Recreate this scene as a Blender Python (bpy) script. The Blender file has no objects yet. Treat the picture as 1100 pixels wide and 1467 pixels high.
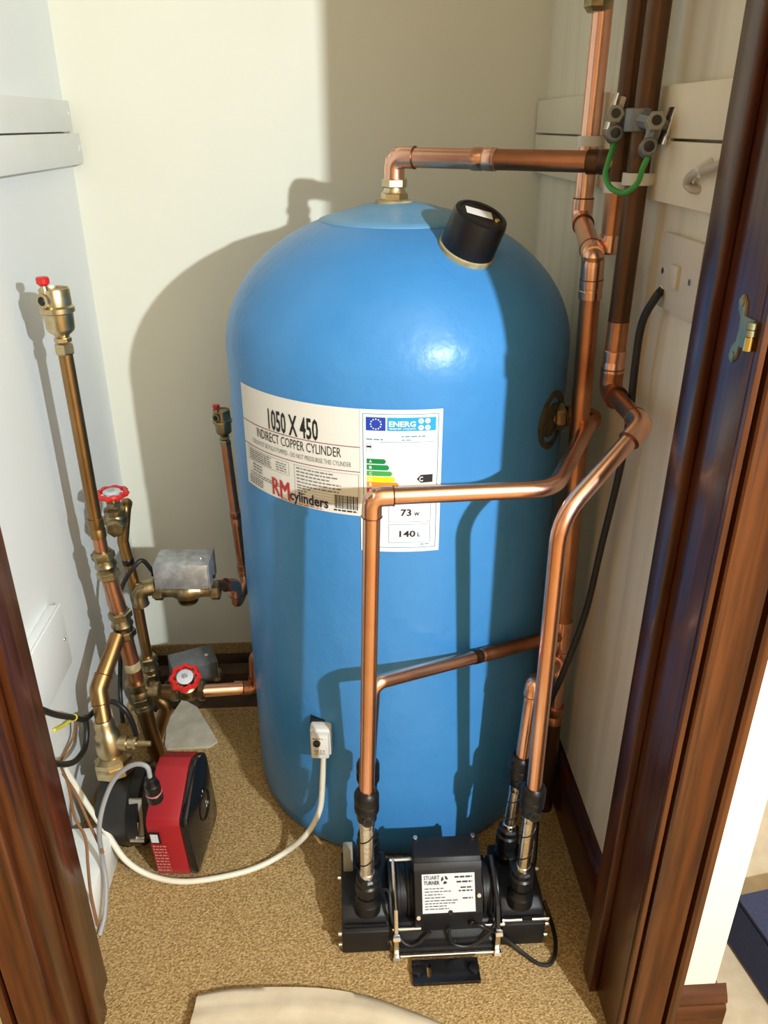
import bpy, bmesh, math, random
from mathutils import Vector, Matrix
random.seed(7)
scene = bpy.context.scene
col = scene.collection
R = math.radians

# ------------------------------------------------------------------ camera
F, CX, CY = 1141.0, 550.0, 733.5
PITCH, YAW, H = R(25.94), R(3.16), 1.203
cam_d = bpy.data.cameras.new('camera'); cam = bpy.data.objects.new('camera', cam_d); col.objects.link(cam)
cam_d.sensor_fit = 'VERTICAL'; cam_d.sensor_height = 36.0; cam_d.lens = 36.0 * F / 1467.0
cam_d.clip_start = 0.02
cam.location = (0, 0, H); cam.rotation_euler = (math.pi / 2 - PITCH, 0, -YAW)
scene.camera = cam
# ------------------------------------------------------------------ world, lamp, exposure
w = bpy.data.worlds.new('room_light'); scene.world = w; w.use_nodes = True
w.node_tree.nodes['Background'].inputs[0].default_value = (1.0, 0.88, 0.68, 1)
w.node_tree.nodes['Background'].inputs[1].default_value = 0.03
ld = bpy.data.lights.new('room_lamp', 'POINT'); lamp = bpy.data.objects.new('room_lamp', ld); col.objects.link(lamp)
lamp.location = (0.86, -0.62, 1.48); ld.energy = 180; ld.color = (0.90, 1.0, 1.04); ld.shadow_soft_size = 0.018
vs = scene.view_settings
vs.view_transform = 'Standard'; vs.look = 'None'; vs.exposure = 0.0; vs.gamma = 1.0; vs.use_curve_mapping = False

# ------------------------------------------------------------------ pixel -> direction
_rot = cam.rotation_euler.to_matrix()
CAM = Vector((0, 0, H))
def ray(px, py): return _rot @ Vector((px - CX, CY - py, -F))
def PX(px, py, X): d = ray(px, py); return CAM + d * (X / d.x)
def PY(px, py, Y): d = ray(px, py); return CAM + d * (Y / d.y)
def PZ(px, py, Z=0.0): d = ray(px, py); return CAM + d * ((Z - H) / d.z)
V = lambda *a: Vector(a)

# ------------------------------------------------------------------ materials
MATS = {}
def mat(name, c, rough=0.5, metal=0.0, c2=None, scale=20, bump=0.0, bscale=None, coat=0.0, detail=4, stretch=None, spec=None, dist=0.002, ramp=(0.35, 0.65)):
    if name in MATS: return MATS[name]
    m = bpy.data.materials.new(name); m.use_nodes = True; nt = m.node_tree; b = nt.nodes['Principled BSDF']
    b.inputs['Base Color'].default_value = (*c, 1); b.inputs['Roughness'].default_value = rough
    b.inputs['Metallic'].default_value = metal; b.inputs['Coat Weight'].default_value = coat
    b.inputs['Coat Roughness'].default_value = 0.12
    if spec is not None: b.inputs['Specular IOR Level'].default_value = spec
    tc = nt.nodes.new('ShaderNodeTexCoord'); mp = nt.nodes.new('ShaderNodeMapping')
    nt.links.new(tc.outputs['Object'], mp.inputs[0])
    if stretch: mp.inputs['Scale'].default_value = stretch
    if c2:
        n = nt.nodes.new('ShaderNodeTexNoise'); n.inputs['Scale'].default_value = scale; n.inputs['Detail'].default_value = detail
        nt.links.new(mp.outputs[0], n.inputs['Vector'])
        r = nt.nodes.new('ShaderNodeValToRGB'); r.color_ramp.elements[0].position, r.color_ramp.elements[1].position = ramp
        r.color_ramp.elements[0].color = (*c, 1); r.color_ramp.elements[1].color = (*c2, 1)
        nt.links.new(n.outputs['Fac'], r.inputs[0]); nt.links.new(r.outputs[0], b.inputs['Base Color'])
    if bump:
        n2 = nt.nodes.new('ShaderNodeTexNoise'); n2.inputs['Scale'].default_value = bscale or scale; n2.inputs['Detail'].default_value = 3
        nt.links.new(mp.outputs[0], n2.inputs['Vector'])
        bp = nt.nodes.new('ShaderNodeBump'); bp.inputs['Strength'].default_value = bump; bp.inputs['Distance'].default_value = dist
        nt.links.new(n2.outputs['Fac'], bp.inputs['Height']); nt.links.new(bp.outputs[0], b.inputs['Normal'])
    MATS[name] = m; return m

M = dict(
    cream=mat('cream_wall_paint', (0.81, 0.785, 0.655), 0.6, c2=(0.84, 0.815, 0.685), scale=3, bump=0.12, bscale=45),
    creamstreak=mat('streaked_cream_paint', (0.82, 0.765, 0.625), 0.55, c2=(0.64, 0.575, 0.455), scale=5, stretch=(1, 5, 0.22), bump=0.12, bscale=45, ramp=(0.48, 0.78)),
    roomwall=mat('warm_room_paint', (0.68, 0.54, 0.36), 0.6, bump=0.1, bscale=45),
    white=mat('white_wall_paint', (0.85, 0.875, 0.87), 0.55, c2=(0.88, 0.905, 0.90), scale=4, bump=0.1, bscale=60),
    batten=mat('white_batten_paint', (0.82, 0.83, 0.815), 0.45, c2=(0.86, 0.87, 0.855), scale=8, bump=0.06, bscale=80),
    creamgloss=mat('cream_batten_paint', (0.78, 0.71, 0.56), 0.45, c2=(0.82, 0.75, 0.60), scale=8, bump=0.06, bscale=80),
    carpet=mat('carpet_pile', (0.31, 0.185, 0.070), 1.0, c2=(0.62, 0.43, 0.20), scale=240, bump=1.0, bscale=330, detail=3, spec=0.1, dist=0.004),
    board=mat('bare_board', (0.48, 0.42, 0.32), 0.85, c2=(0.60, 0.55, 0.44), scale=30, bump=0.2),
    pit=mat('subfloor_timber', (0.055, 0.028, 0.014), 0.9, c2=(0.11, 0.06, 0.03), scale=12, bump=0.3),
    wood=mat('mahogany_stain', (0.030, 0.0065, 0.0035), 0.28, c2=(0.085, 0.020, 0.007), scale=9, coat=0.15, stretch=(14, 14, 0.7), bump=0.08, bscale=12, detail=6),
    wood2=mat('mahogany_stain_lit', (0.032, 0.0068, 0.0026), 0.3, c2=(0.105, 0.028, 0.0065), scale=7, coat=0.12, stretch=(14, 14, 0.6), bump=0.08, bscale=12, detail=6),  # mahogany copy with lamplight put into its warmer, brighter colour
    woodh=mat('mahogany_skirting', (0.035, 0.008, 0.0035), 0.26, c2=(0.085, 0.024, 0.008), scale=7, coat=0.3, stretch=(1.0, 1.0, 14), bump=0.06, bscale=12),
    blue=mat('blue_foam_skin', (0.052, 0.245, 0.585), 0.33, c2=(0.066, 0.275, 0.62), scale=5, bump=0.5, bscale=34, spec=0.38, dist=0.003),
    bluesheen=mat('blue_skin_sheen', (0.115, 0.315, 0.545), 0.40, c2=(0.14, 0.35, 0.58), scale=14, bump=0.3, bscale=60),  # body blue made paler, standing for the sheen on the crown
    foam=mat('cut_foam', (0.30, 0.25, 0.13), 0.9, c2=(0.42, 0.36, 0.20), scale=80, bump=0.5),
    copper=mat('new_copper', (0.85, 0.46, 0.325), 0.27, 1.0, c2=(0.91, 0.56, 0.42), scale=14, bump=0.03, bscale=30),
    copperd=mat('dull_copper', (0.42, 0.185, 0.095), 0.36, 1.0, c2=(0.60, 0.29, 0.165), scale=12, bump=0.04),
    copperb=mat('tarnished_copper', (0.065, 0.034, 0.020), 0.42, 0.8, c2=(0.135, 0.075, 0.042), scale=9, stretch=(1, 1, 0.35), bump=0.04),
    foamshade=mat('foam_recess_shade', (0.035, 0.030, 0.018), 0.9, c2=(0.07, 0.06, 0.035), scale=80, bump=0.5),  # cut foam with the dark of the recess put into its colour
    solder=mat('solder_line', (0.18, 0.075, 0.04), 0.4, 0.9),
    brass=mat('cast_brass', (0.50, 0.40, 0.22), 0.34, 1.0, c2=(0.70, 0.58, 0.36), scale=35, bump=0.06, bscale=90),
    brassd=mat('aged_brass', (0.20, 0.155, 0.080), 0.36, 1.0, c2=(0.46, 0.38, 0.22), scale=55, bump=0.25, bscale=80),
    brasspipe=mat('aged_brown_pipe', (0.27, 0.150, 0.055), 0.36, 1.0, c2=(0.42, 0.25, 0.10), scale=14, stretch=(1, 1, 0.4)),
    red=mat('red_plastic', (0.62, 0.018, 0.016), 0.32),
    redpump=mat('red_pump_casing', (0.34, 0.010, 0.018), 0.45, bump=0.05, bscale=300),
    black=mat('black_plastic', (0.007, 0.007, 0.008), 0.36, spec=0.4),
    blackg=mat('gloss_black_plastic', (0.008, 0.008, 0.010), 0.12),
    blackc=mat('black_cable_sheath', (0.011, 0.011, 0.012), 0.45),
    charcoal=mat('charcoal_moulding', (0.010, 0.010, 0.012), 0.45, spec=0.35, bump=0.1, bscale=200),
    iron=mat('black_iron', (0.02, 0.02, 0.022), 0.55, 0.3, c2=(0.035, 0.033, 0.03), scale=20, bump=0.2, bscale=60),
    chrome=mat('bright_steel', (0.78, 0.78, 0.78), 0.18, 1.0),
    zinc=mat('zinc_casing', (0.40, 0.42, 0.45), 0.42, 0.75, c2=(0.60, 0.62, 0.65), scale=70, bump=0.05),
    zincd=mat('dark_zinc_and_shade', (0.16, 0.17, 0.18), 0.5, 0.5, c2=(0.22, 0.23, 0.24), scale=40),
    braid=mat('braided_steel', (0.70, 0.67, 0.60), 0.24, 1.0, c2=(0.92, 0.90, 0.86), scale=200, bump=0.25, bscale=420, dist=0.0006),
    greyp=mat('grey_plastic', (0.30, 0.29, 0.25), 0.5),
    whitep=mat('white_plastic', (0.74, 0.72, 0.66), 0.4),
    plate=mat('aged_white_plate', (0.66, 0.60, 0.52), 0.38),
    cablew=mat('white_cable_sheath', (0.80, 0.76, 0.64), 0.45),
    cableg=mat('grey_cable_sheath', (0.33, 0.33, 0.34), 0.45),
    cabled=mat('old_grey_cable', (0.50, 0.45, 0.36), 0.55),
    brown=mat('brown_wire', (0.26, 0.115, 0.045), 0.5),
    green=mat('green_earth_sheath', (0.04, 0.32, 0.06), 0.4),
    yellow=mat('yellow_tape', (0.80, 0.72, 0.04), 0.5),
    paper=mat('white_paper', (0.78, 0.77, 0.72), 0.55), papere=mat('bright_label_paper', (0.86, 0.88, 0.87), 0.4),
    ink=mat('black_ink', (0.015, 0.015, 0.017), 0.6), inkg=mat('grey_ink', (0.20, 0.20, 0.20), 0.6), inkr=mat('red_ink', (0.50, 0.03, 0.03), 0.6),
    inkn=mat('navy_ink', (0.025, 0.02, 0.07), 0.6), inkm=mat('maroon_ink', (0.26, 0.06, 0.06), 0.6),
    eub=mat('flag_blue', (0.01, 0.05, 0.42), 0.5), eus=mat('pale_star', (0.80, 0.85, 0.75), 0.5), cyan=mat('energy_cyan', (0.01, 0.36, 0.66), 0.5),
    g1=mat('dark_green', (0.0, 0.22, 0.06), 0.5), g2=mat('green', (0.0, 0.27, 0.07), 0.5), g3=mat('mid_green', (0.06, 0.38, 0.08), 0.5),
    y1=mat('yellow_print', (0.90, 0.80, 0.0), 0.5), o1=mat('orange_print', (0.80, 0.27, 0.02), 0.5), o2=mat('red_orange', (0.62, 0.055, 0.01), 0.5), o3=mat('dark_red', (0.33, 0.01, 0.01), 0.5),
    teal=mat('label_border', (0.06, 0.25, 0.36), 0.5),
    redtxt=mat('pale_red_print', (0.55, 0.16, 0.15), 0.6),
    sheet=mat('cotton_dust_sheet', (0.60, 0.50, 0.36), 0.9, c2=(0.66, 0.565, 0.42), scale=30, bump=0.25, bscale=700),
    sheetb=mat('beige_dust_sheet', (0.40, 0.32, 0.225), 0.9, c2=(0.46, 0.38, 0.28), scale=30, bump=0.25, bscale=700),
    patina=mat('patina_brass', (0.16, 0.24, 0.22), 0.4, 0.7, c2=(0.42, 0.36, 0.18), scale=40),
    navy=mat('navy_fabric', (0.010, 0.016, 0.055), 0.75, c2=(0.02, 0.028, 0.08), scale=300, bump=0.3, bscale=500),
    card=mat('brown_cardboard', (0.36, 0.22, 0.11), 0.8), gold=mat('bright_brass_screw', (0.8, 0.62, 0.2), 0.25, 1.0),
    silverlab=mat('silver_label', (0.62, 0.64, 0.68), 0.4), led=mat('pale_indicator', (0.75, 0.85, 0.80), 0.3),
)

# ------------------------------------------------------------------ mesh helpers
def root_of(p):
    return p
def finish(name, bm, m, parent=None, smooth=True, ang=35):
    bmesh.ops.recalc_face_normals(bm, faces=bm.faces)
    me = bpy.data.meshes.new(name); bm.to_mesh(me); bm.free()
    return link(name, me, m, parent, smooth, ang)
def link(name, me, m, parent=None, smooth=True, ang=35):
    if m is not None:
        me.materials.clear(); me.materials.append(M[m] if isinstance(m, str) else m)
    if smooth:
        me.shade_smooth()
        me.set_sharp_from_angle(angle=R(ang))
    o = bpy.data.objects.new(name, me)
    col.objects.link(o)
    if parent is None:
        xs = [v.co for v in me.vertices]
        c = Vector(((min(v.x for v in xs) + max(v.x for v in xs)) / 2, (min(v.y for v in xs) + max(v.y for v in xs)) / 2, min(v.z for v in xs)))
        me.transform(Matrix.Translation(-c)); o.location = c
    else:
        o.parent = parent; o.matrix_parent_inverse = Matrix.Translation(-world_loc(parent))
    return o
def world_loc(o):
    if o.parent is None: return o.location.copy()
    return Vector((0, 0, 0))     # parts keep world coordinates, their own origin is the scene's
def thing(name, label, cat, loc=(0, 0, 0), group=None):
    o = bpy.data.objects.new(name, None); col.objects.link(o); o.location = loc; o.empty_display_size = 0.05
    return tag(o, label, cat, group)
def tag(o, label, cat, group=None):
    o['label'] = label; o['category'] = cat
    if group: o['group'] = group
    return o
def struct(o, label=None, cat=None):
    o['kind'] = 'structure'
    if label: o['label'] = label
    if cat: o['category'] = cat
    return o
def frame(d):
    d = Vector(d).normalized(); a = Vector((0, 0, 1)) if abs(d.z) < 0.95 else Vector((1, 0, 0))
    x = a.cross(d).normalized(); return x, d.cross(x), d
def a_box(bm, x0, x1, y0, y1, z0, z1, bev=0.0, mtx=None):
    vs_ = bmesh.ops.create_cube(bm, size=1.0)['verts']
    for v in vs_:
        v.co = Vector(((x0 + x1) / 2 + v.co.x * (x1 - x0), (y0 + y1) / 2 + v.co.y * (y1 - y0), (z0 + z1) / 2 + v.co.z * (z1 - z0)))
    if bev > 0:
        es = list({e for v in vs_ for e in v.link_edges})
        r = bmesh.ops.bevel(bm, geom=es, offset=bev, segments=2, profile=0.5, affect='EDGES')
        vs_ = list({v for f in r['faces'] for v in f.verts} | {v for v in vs_ if v.is_valid})
    if mtx is not None:
        for v in vs_: v.co = mtx @ v.co
    return bm
def box(x0, x1, y0, y1, z0, z1, bev=0.0, mtx=None): return a_box(bmesh.new(), x0, x1, y0, y1, z0, z1, bev, mtx)
def a_lathe(bm, prof, o, d, seg=24, rot=0.0, cap=True):
    x, y, z = frame(d); o = Vector(o); rings = []
    for r, h in prof:
        rings.append([bm.verts.new(o + z * h + (x * math.cos(rot + 2 * math.pi * i / seg) + y * math.sin(rot + 2 * math.pi * i / seg)) * max(r, 1e-5)) for i in range(seg)])
    for a, b in zip(rings, rings[1:]):
        for i in range(seg): bm.faces.new((a[i], a[(i + 1) % seg], b[(i + 1) % seg], b[i]))
    if cap:
        if prof[0][0] > 1e-4: bm.faces.new(rings[0])
        if prof[-1][0] > 1e-4: bm.faces.new(rings[-1])
    return bm
def lathe(prof, o, d, seg=24, rot=0.0): return a_lathe(bmesh.new(), prof, o, d, seg, rot)
def path(pts, rads=0.0):
    pts = [Vector(p) for p in pts]; out = [pts[0]]
    for i in range(1, len(pts) - 1):
        r = rads[i - 1] if isinstance(rads, (list, tuple)) else rads
        a, b, c = pts[i - 1], pts[i], pts[i + 1]; u = (a - b); v = (c - b)
        la, lc = u.length, v.length; u.normalize(); v.normalize()
        ang = u.angle(v)
        if r <= 0 or ang > 3.10: out.append(b); continue
        t = min(r / math.tan(ang / 2), la * 0.49, lc * 0.49); rr = t * math.tan(ang / 2)
        p0, p1 = b + u * t, b + v * t; ctr = b + (u + v).normalized() * (rr / math.sin(ang / 2))
        a0 = p0 - ctr; a1 = p1 - ctr; tot = a0.angle(a1); n = max(3, int(tot / 0.2))
        ax = a0.cross(a1).normalized()
        for k in range(n + 1): out.append(ctr + Matrix.Rotation(tot * k / n, 3, ax) @ a0)
    out.append(pts[-1]); return out
def spline(pts, n=8):
    pts = [Vector(p) for p in pts]; q = [2 * pts[0] - pts[1]] + pts + [2 * pts[-1] - pts[-2]]; out = []
    for i in range(1, len(q) - 2):
        p0, p1, p2, p3 = q[i - 1:i + 3]
        for k in range(n):
            t = k / n
            out.append(0.5 * ((2 * p1) + (p2 - p0) * t + (2 * p0 - 5 * p1 + 4 * p2 - p3) * t * t + (3 * p1 - p0 - 3 * p2 + p3) * t ** 3))
    out.append(pts[-1]); return out
def a_tube(bm, pts, r, seg=16):
    pts = [Vector(p) for p in pts]; n = len(pts); rings = []
    t0 = (pts[1] - pts[0]).normalized(); x, y, _ = frame(t0); pt = t0
    for i, p in enumerate(pts):
        t = (pts[min(i + 1, n - 1)] - pts[max(i - 1, 0)]).normalized()
        q = pt.rotation_difference(t); x = q @ x; y = q @ y; pt = t
        rr = r(i / (n - 1)) if callable(r) else r
        rings.append([bm.verts.new(p + (x * math.cos(2 * math.pi * k / seg) + y * math.sin(2 * math.pi * k / seg)) * rr) for k in range(seg)])
    for a, b in zip(rings, rings[1:]):
        for k in range(seg): bm.faces.new((a[k], a[(k + 1) % seg], b[(k + 1) % seg], b[k]))
    bm.faces.new(rings[0]); bm.faces.new(rings[-1]); return bm
def tube(pts, r, seg=16): return a_tube(bmesh.new(), pts, r, seg)
def pipe(parent, pts, r, m='copper', rads=0.0, name='pipe', seg=20): return finish(name, tube(path(pts, rads), r, seg), m, parent)
def elbow(parent, c, p1, p2, r, m='copper', leg=0.03, name='elbow'):
    c = Vector(c); d1 = (Vector(p1) - c).normalized(); d2 = (Vector(p2) - c).normalized()
    e = finish(name, tube(path([c + d1 * leg, c, c + d2 * leg], leg * 0.62), r + 0.0016, 20), m, parent)
    for d in (d1, d2): finish('solder_ring', lathe([(r + 0.0018, -0.0008), (r + 0.0024, 0), (r + 0.0018, 0.0008)], c + d * leg, d, 20), 'solder', e)
    return e
def sleeve(parent, p, d, ln, r, m='copper', name='coupling', ring=True):
    p = Vector(p); d = Vector(d).normalized()
    e = finish(name, lathe([(r - 0.001, -ln / 2 - .0008), (r, -ln / 2), (r, -ln * .08), (r - .0006, -ln * .05), (r - .0006, ln * .05), (r, ln * .08), (r, ln / 2), (r - 0.001, ln / 2 + .0008)], p, d, 20), m, parent)
    return e
def hexnut(parent, p, d, ln, r, m='brass', name='nut', rot=0.3):
    p = Vector(p); d = Vector(d).normalized()
    return finish(name, lathe([(r * .88, -ln / 2), (r, -ln / 2 + ln * .15), (r, ln / 2 - ln * .15), (r * .88, ln / 2)], p, d, 6, rot), m, parent, ang=20)
def compression(parent, p, d, ln, r, m='brassd', name='compression_fitting'):
    """body with a ridge and a hex nut at each end"""
    p = Vector(p); d = Vector(d).normalized()
    e = finish(name, lathe([(r * .75, -ln / 2), (r * .85, -ln * .3), (r * .8, -ln * .12), (r * .95, 0), (r * .8, ln * .12), (r * .85, ln * .3), (r * .75, ln / 2)], p, d, 20), m, parent)
    for s in (-1, 1): hexnut(e, p + d * (s * ln * .33), d, ln * .26, r, m)
    return e
def cyl(parent, name, p0, p1, r, m, seg=20, bev=0.0):
    p0, p1 = Vector(p0), Vector(p1); L = (p1 - p0).length
    b = bev or min(r, L) * 0.12
    return finish(name, lathe([(r - b, 0), (r, b), (r, L - b), (r - b, L)], p0, p1 - p0, seg), m, parent)
def prism(poly, axis, a, b, bev=0.0):
    """extrude a 2d polygon: axis 'x' -> poly in (y,z), 'y' -> (x,z), 'z' -> (x,y)"""
    bm = bmesh.new()
    def P(u, v, t): return Vector((t, u, v)) if axis == 'x' else Vector((u, t, v)) if axis == 'y' else Vector((u, v, t))
    A = [bm.verts.new(P(u, v, a)) for u, v in poly]; B = [bm.verts.new(P(u, v, b)) for u, v in poly]; n = len(poly)
    bm.faces.new(A); bm.faces.new(list(reversed(B)))
    for i in range(n): bm.faces.new((A[i], A[(i + 1) % n], B[(i + 1) % n], B[i]))
    bmesh.ops.recalc_face_normals(bm, faces=bm.faces)
    if bev: bmesh.ops.bevel(bm, geom=list(bm.edges), offset=bev, segments=2, profile=0.5, affect='EDGES')
    return bm
def text_mesh(s, bold=0.0):
    cu = bpy.data.curves.new('t', 'FONT'); cu.body = s; cu.align_x = 'LEFT'; cu.resolution_u = 2; cu.offset = bold
    ob = bpy.data.objects.new('t', cu); col.objects.link(ob)
    dg = bpy.context.evaluated_depsgraph_get(); me = bpy.data.meshes.new_from_object(ob.evaluated_get(dg))
    bpy.data.objects.remove(ob); bpy.data.curves.remove(cu); return me
def a_text(bm, s, u0, u1, v0, v1, fmap, lift, bold=0.0):
    """fit the string into the rectangle (u0..u1, v0..v1) of a mapped surface"""
    me = text_mesh(s, bold); xs = [v.co.x for v in me.vertices]; ys = [v.co.y for v in me.vertices]
    if not xs: return
    ax, bx, ay, by = min(xs), max(xs), min(ys), max(ys)
    vv = [bm.verts.new(fmap(u0 + (v.co.x - ax) / (bx - ax) * (u1 - u0), v0 + (v.co.y - ay) / (by - ay) * (v1 - v0), lift)) for v in me.vertices]
    for p in me.polygons:
        try: bm.faces.new([vv[i] for i in p.vertices])
        except ValueError: pass
    bpy.data.meshes.remove(me)
def a_rect(bm, u0, u1, v0, v1, fmap, lift, nu=None):
    nu = nu or max(1, int(abs(u1 - u0) / 0.008)); A = []; B = []
    for i in range(nu + 1):
        u = u0 + (u1 - u0) * i / nu; A.append(bm.verts.new(fmap(u, v0, lift))); B.append(bm.verts.new(fmap(u, v1, lift)))
    for i in range(nu): bm.faces.new((A[i], A[i + 1], B[i + 1], B[i]))
def a_poly(bm, pts, fmap, lift): bm.faces.new([bm.verts.new(fmap(u, v, lift)) for u, v in pts])
def a_outline(bm, u0, u1, v0, v1, wd, fmap, lift):
    a_rect(bm, u0, u1, v0, v0 + wd, fmap, lift); a_rect(bm, u0, u1, v1 - wd, v1, fmap, lift)
    a_rect(bm, u0, u0 + wd, v0 + wd, v1 - wd, fmap, lift); a_rect(bm, u1 - wd, u1, v0 + wd, v1 - wd, fmap, lift)
def a_scribble(bm, u0, u1, v0, v1, fmap, lift, rnd):
    """a line of print too small to read: short dashes of word length"""
    u = u0
    while u < u1:
        wlen = rnd.uniform(0.003, 0.009); e = min(u + wlen, u1); a_rect(bm, u, e, v0, v1, fmap, lift, 1); u = e + 0.0016
def flat_print(name, parent, m, fn):
    bm = bmesh.new(); fn(bm); me = bpy.data.meshes.new(name); bm.to_mesh(me); bm.free(); return link(name, me, m, parent, smooth=False)

# ================================================================== STRUCTURE
XL, XR, YB, XP = -0.512, 0.412, 1.722, 0.504      # closet walls, outer face of the right partition
YF, YI = 0.69, 0.823                              # front and inner face of the front wall
JL, JR = -0.387, 0.371                            # door lining faces
CEIL = 2.35
# carpet floor with an opening at the back left where the boards are up
fl = bmesh.new()
HX0, HX1, HY0 = -0.50, -0.10, 1.465
for (x0, x1, y0, y1) in ((-2.5, 2.3, -2.7, HY0), (-2.5, HX0, HY0, 1.81), (HX1, 2.3, HY0, 1.81), (HX0, HX1, YB - 0.005, 1.81)):
    a_box(fl, x0, x1, y0, y1, -0.03, 0.0)
floor = struct(finish('floor', fl, 'carpet', None, smooth=False), 'tan carpet with a cut opening by the back wall')
pit = bmesh.new()
a_box(pit, HX0 - .05, HX1 + .05, HY0 - .05, YB + .05, -0.22, -0.20)
a_box(pit, HX0 - .05, HX0 - .005, HY0 - .05, YB + .05, -0.20, -0.031); a_box(pit, HX1 + .005, HX1 + .05, HY0 - .05, YB + .05, -0.20, -0.031)
a_box(pit, HX0 - .05, HX1 + .05, HY0 - .04, HY0 - .002, -0.20, -0.031); a_box(pit, HX0 - .05, HX1 + .05, YB - .004, YB + .05, -0.20, -0.031)
struct(finish('floor_void', pit, 'pit', floor, smooth=False))
for k, yy in enumerate((1.53, 1.66)):
    finish('floor_joist', box(HX0, HX1, yy - .022, yy + .022, -0.17, -0.035, 0.003), 'pit', floor)
struct(finish('ceiling', box(-2.4, 2.2, -2.6, 1.81, CEIL, CEIL + .05), 'roomwall', None, False), 'cream ceiling')
struct(finish('wall_rear', box(-2.4, 2.2, -2.68, -2.6, 0, CEIL), 'roomwall', None, False), 'cream wall of the room facing the cupboard')
struct(finish('wall_far_left', box(-2.48, -2.4, -2.68, YI, 0, CEIL), 'roomwall', None, False), 'cream side wall of the room')
struct(finish('wall_far_right', box(2.2, 2.28, -2.68, 1.81, 0, CEIL), 'roomwall', None, False), 'cream side wall of the room')
struct(finish('wall_back', box(-0.62, 2.2, YB, YB + .08, -0.22, CEIL), 'cream', None, False), 'cream painted back wall')
struct(finish('wall_left', box(XL - .09, XL, YF + .01, YB, -0.22, CEIL), 'white', None, False), 'white painted side wall')
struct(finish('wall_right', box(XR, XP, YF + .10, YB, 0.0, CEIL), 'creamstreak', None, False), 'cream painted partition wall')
fr = bmesh.new()
a_box(fr, JR + .02, XP, YF, YF + .1, 0, CEIL); a_box(fr, JL - .02, JR + .02, YF, YI - .01, 2.02, CEIL); a_box(fr, -2.4, JL - .02, YF, YI - .02, 0, CEIL)
struct(finish('wall_front', fr, 'cream', None, False), 'white wall around the doorway')
# door lining and architrave, right side (mahogany)
t1 = bpy.data.objects.new('trim_1', None); col.objects.link(t1); t1.location = (JR + .02, YF, 0); struct(t1, 'dark stained door lining and moulded architrave with hinge marks')
finish('lining', box(JR, JR + .045, YF - .002, YI, 0, 2.03, .0015), 'wood', t1)
finish('door_stop', box(JR - .012, JR - .0003, 0.762, YI - .024, 0, 2.03, .0015), 'wood', t1)
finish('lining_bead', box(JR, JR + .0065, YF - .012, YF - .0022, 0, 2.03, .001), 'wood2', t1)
arch = [(JR + .0115, YF), (JR + .0115, YF - .012), (JR + .0135, YF - .0145), (JR + .018, YF - .0145), (JR + .024, YF - .012), (JR + .034, YF - .0125), (JR + .046, YF - .017),
        (JR + .054, YF - .021), (JR + .0550, YF - .021), (JR + .0560, YF - .006), (JR + .0605, YF - .006), (JR + .0615, YF - .022), (JR + .066, YF - .024), (JR + .074, YF - .022), (JR + .0775, YF - .015), (JR + .0775, YF)]
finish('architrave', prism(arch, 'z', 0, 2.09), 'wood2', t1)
# left side
t2 = bpy.data.objects.new('trim_2', None); col.objects.link(t2); t2.location = (JL - .02, YF, 0); struct(t2, 'red brown stained door lining with a stop bead')
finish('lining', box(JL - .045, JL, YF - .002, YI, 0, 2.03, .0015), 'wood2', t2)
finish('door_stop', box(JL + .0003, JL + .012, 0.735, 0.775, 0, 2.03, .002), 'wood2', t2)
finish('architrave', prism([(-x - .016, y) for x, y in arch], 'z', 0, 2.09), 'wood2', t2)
t3 = bpy.data.objects.new('trim_3', None); col.objects.link(t3); t3.location = (0, YF, 2.02); struct(t3, 'stained door head')
finish('lining', box(JL, JR, YF - .002, YI, 2.0, 2.04, .0015), 'wood', t3)
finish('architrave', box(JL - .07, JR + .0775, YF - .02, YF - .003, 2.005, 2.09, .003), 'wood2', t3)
# skirtings
sk = [(0, 0), (-.016, 0), (-.016, .082), (-.012, .088), (-.014, .096), (-.010, .104), (-.004, .112), (0, .118)]
struct(finish('baseboard_right', prism([(XR + y, z) for y, z in sk], 'y', YI, YB), 'woodh', None), 'dark stained skirting board inside the cupboard')
bb = prism([(YF + y, z) for y, z in sk], 'x', JR + .0785, XP + .016)
struct(finish('baseboard_front', bb, 'woodh', None), 'glossy stained skirting board turning the outer corner')
struct(finish('baseboard_side', prism([(XP - y, z) for y, z in sk], 'y', YF, YB), 'woodh', None), 'dark stained skirting board on the outer side of the partition')
bl = box(XL, -0.425, YI + .003, 1.06, 0.0, 0.075, .004)
struct(finish('baseboard_left', bl, 'white', None), 'white painted boxed skirting')
# wall battens (two boards on each side wall)
lt = bpy.data.objects.new('trim_4', None); col.objects.link(lt); lt.location = (XL, YI, 1.136); struct(lt, 'pair of white shelf battens with an open joint')
finish('batten', box(XL, XL + .017, YI, YB - .022, 1.191, 1.243, .0012), 'batten', lt)
finish('batten', box(XL, XL + .026, YI, YB - .014, 1.135, 1.1885, .0012), 'batten', lt)
for (y, z, x) in ((YB - .035, 1.222, XL + .017), (YB - .03, 1.165, XL + .026), (YB - .036, 1.16, XL + .026)):
    finish('screw', lathe([(.003, 0), (.0025, .0008)], (x, y, z), (1, 0, 0), 10), 'white', lt)
rt = bpy.data.objects.new('trim_5', None); col.objects.link(rt); rt.location = (XR, YI, 1.11); struct(rt, 'pair of cream shelf battens behind the pipes')
finish('batten', box(XR - .018, XR, YI, YB - .004, 1.1885, 1.245, .0012), 'creamgloss', rt)
finish('batten', box(XR - .018, XR, YI, YB - .004, 1.118, 1.1855, .0012), 'creamgloss', rt)
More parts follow.
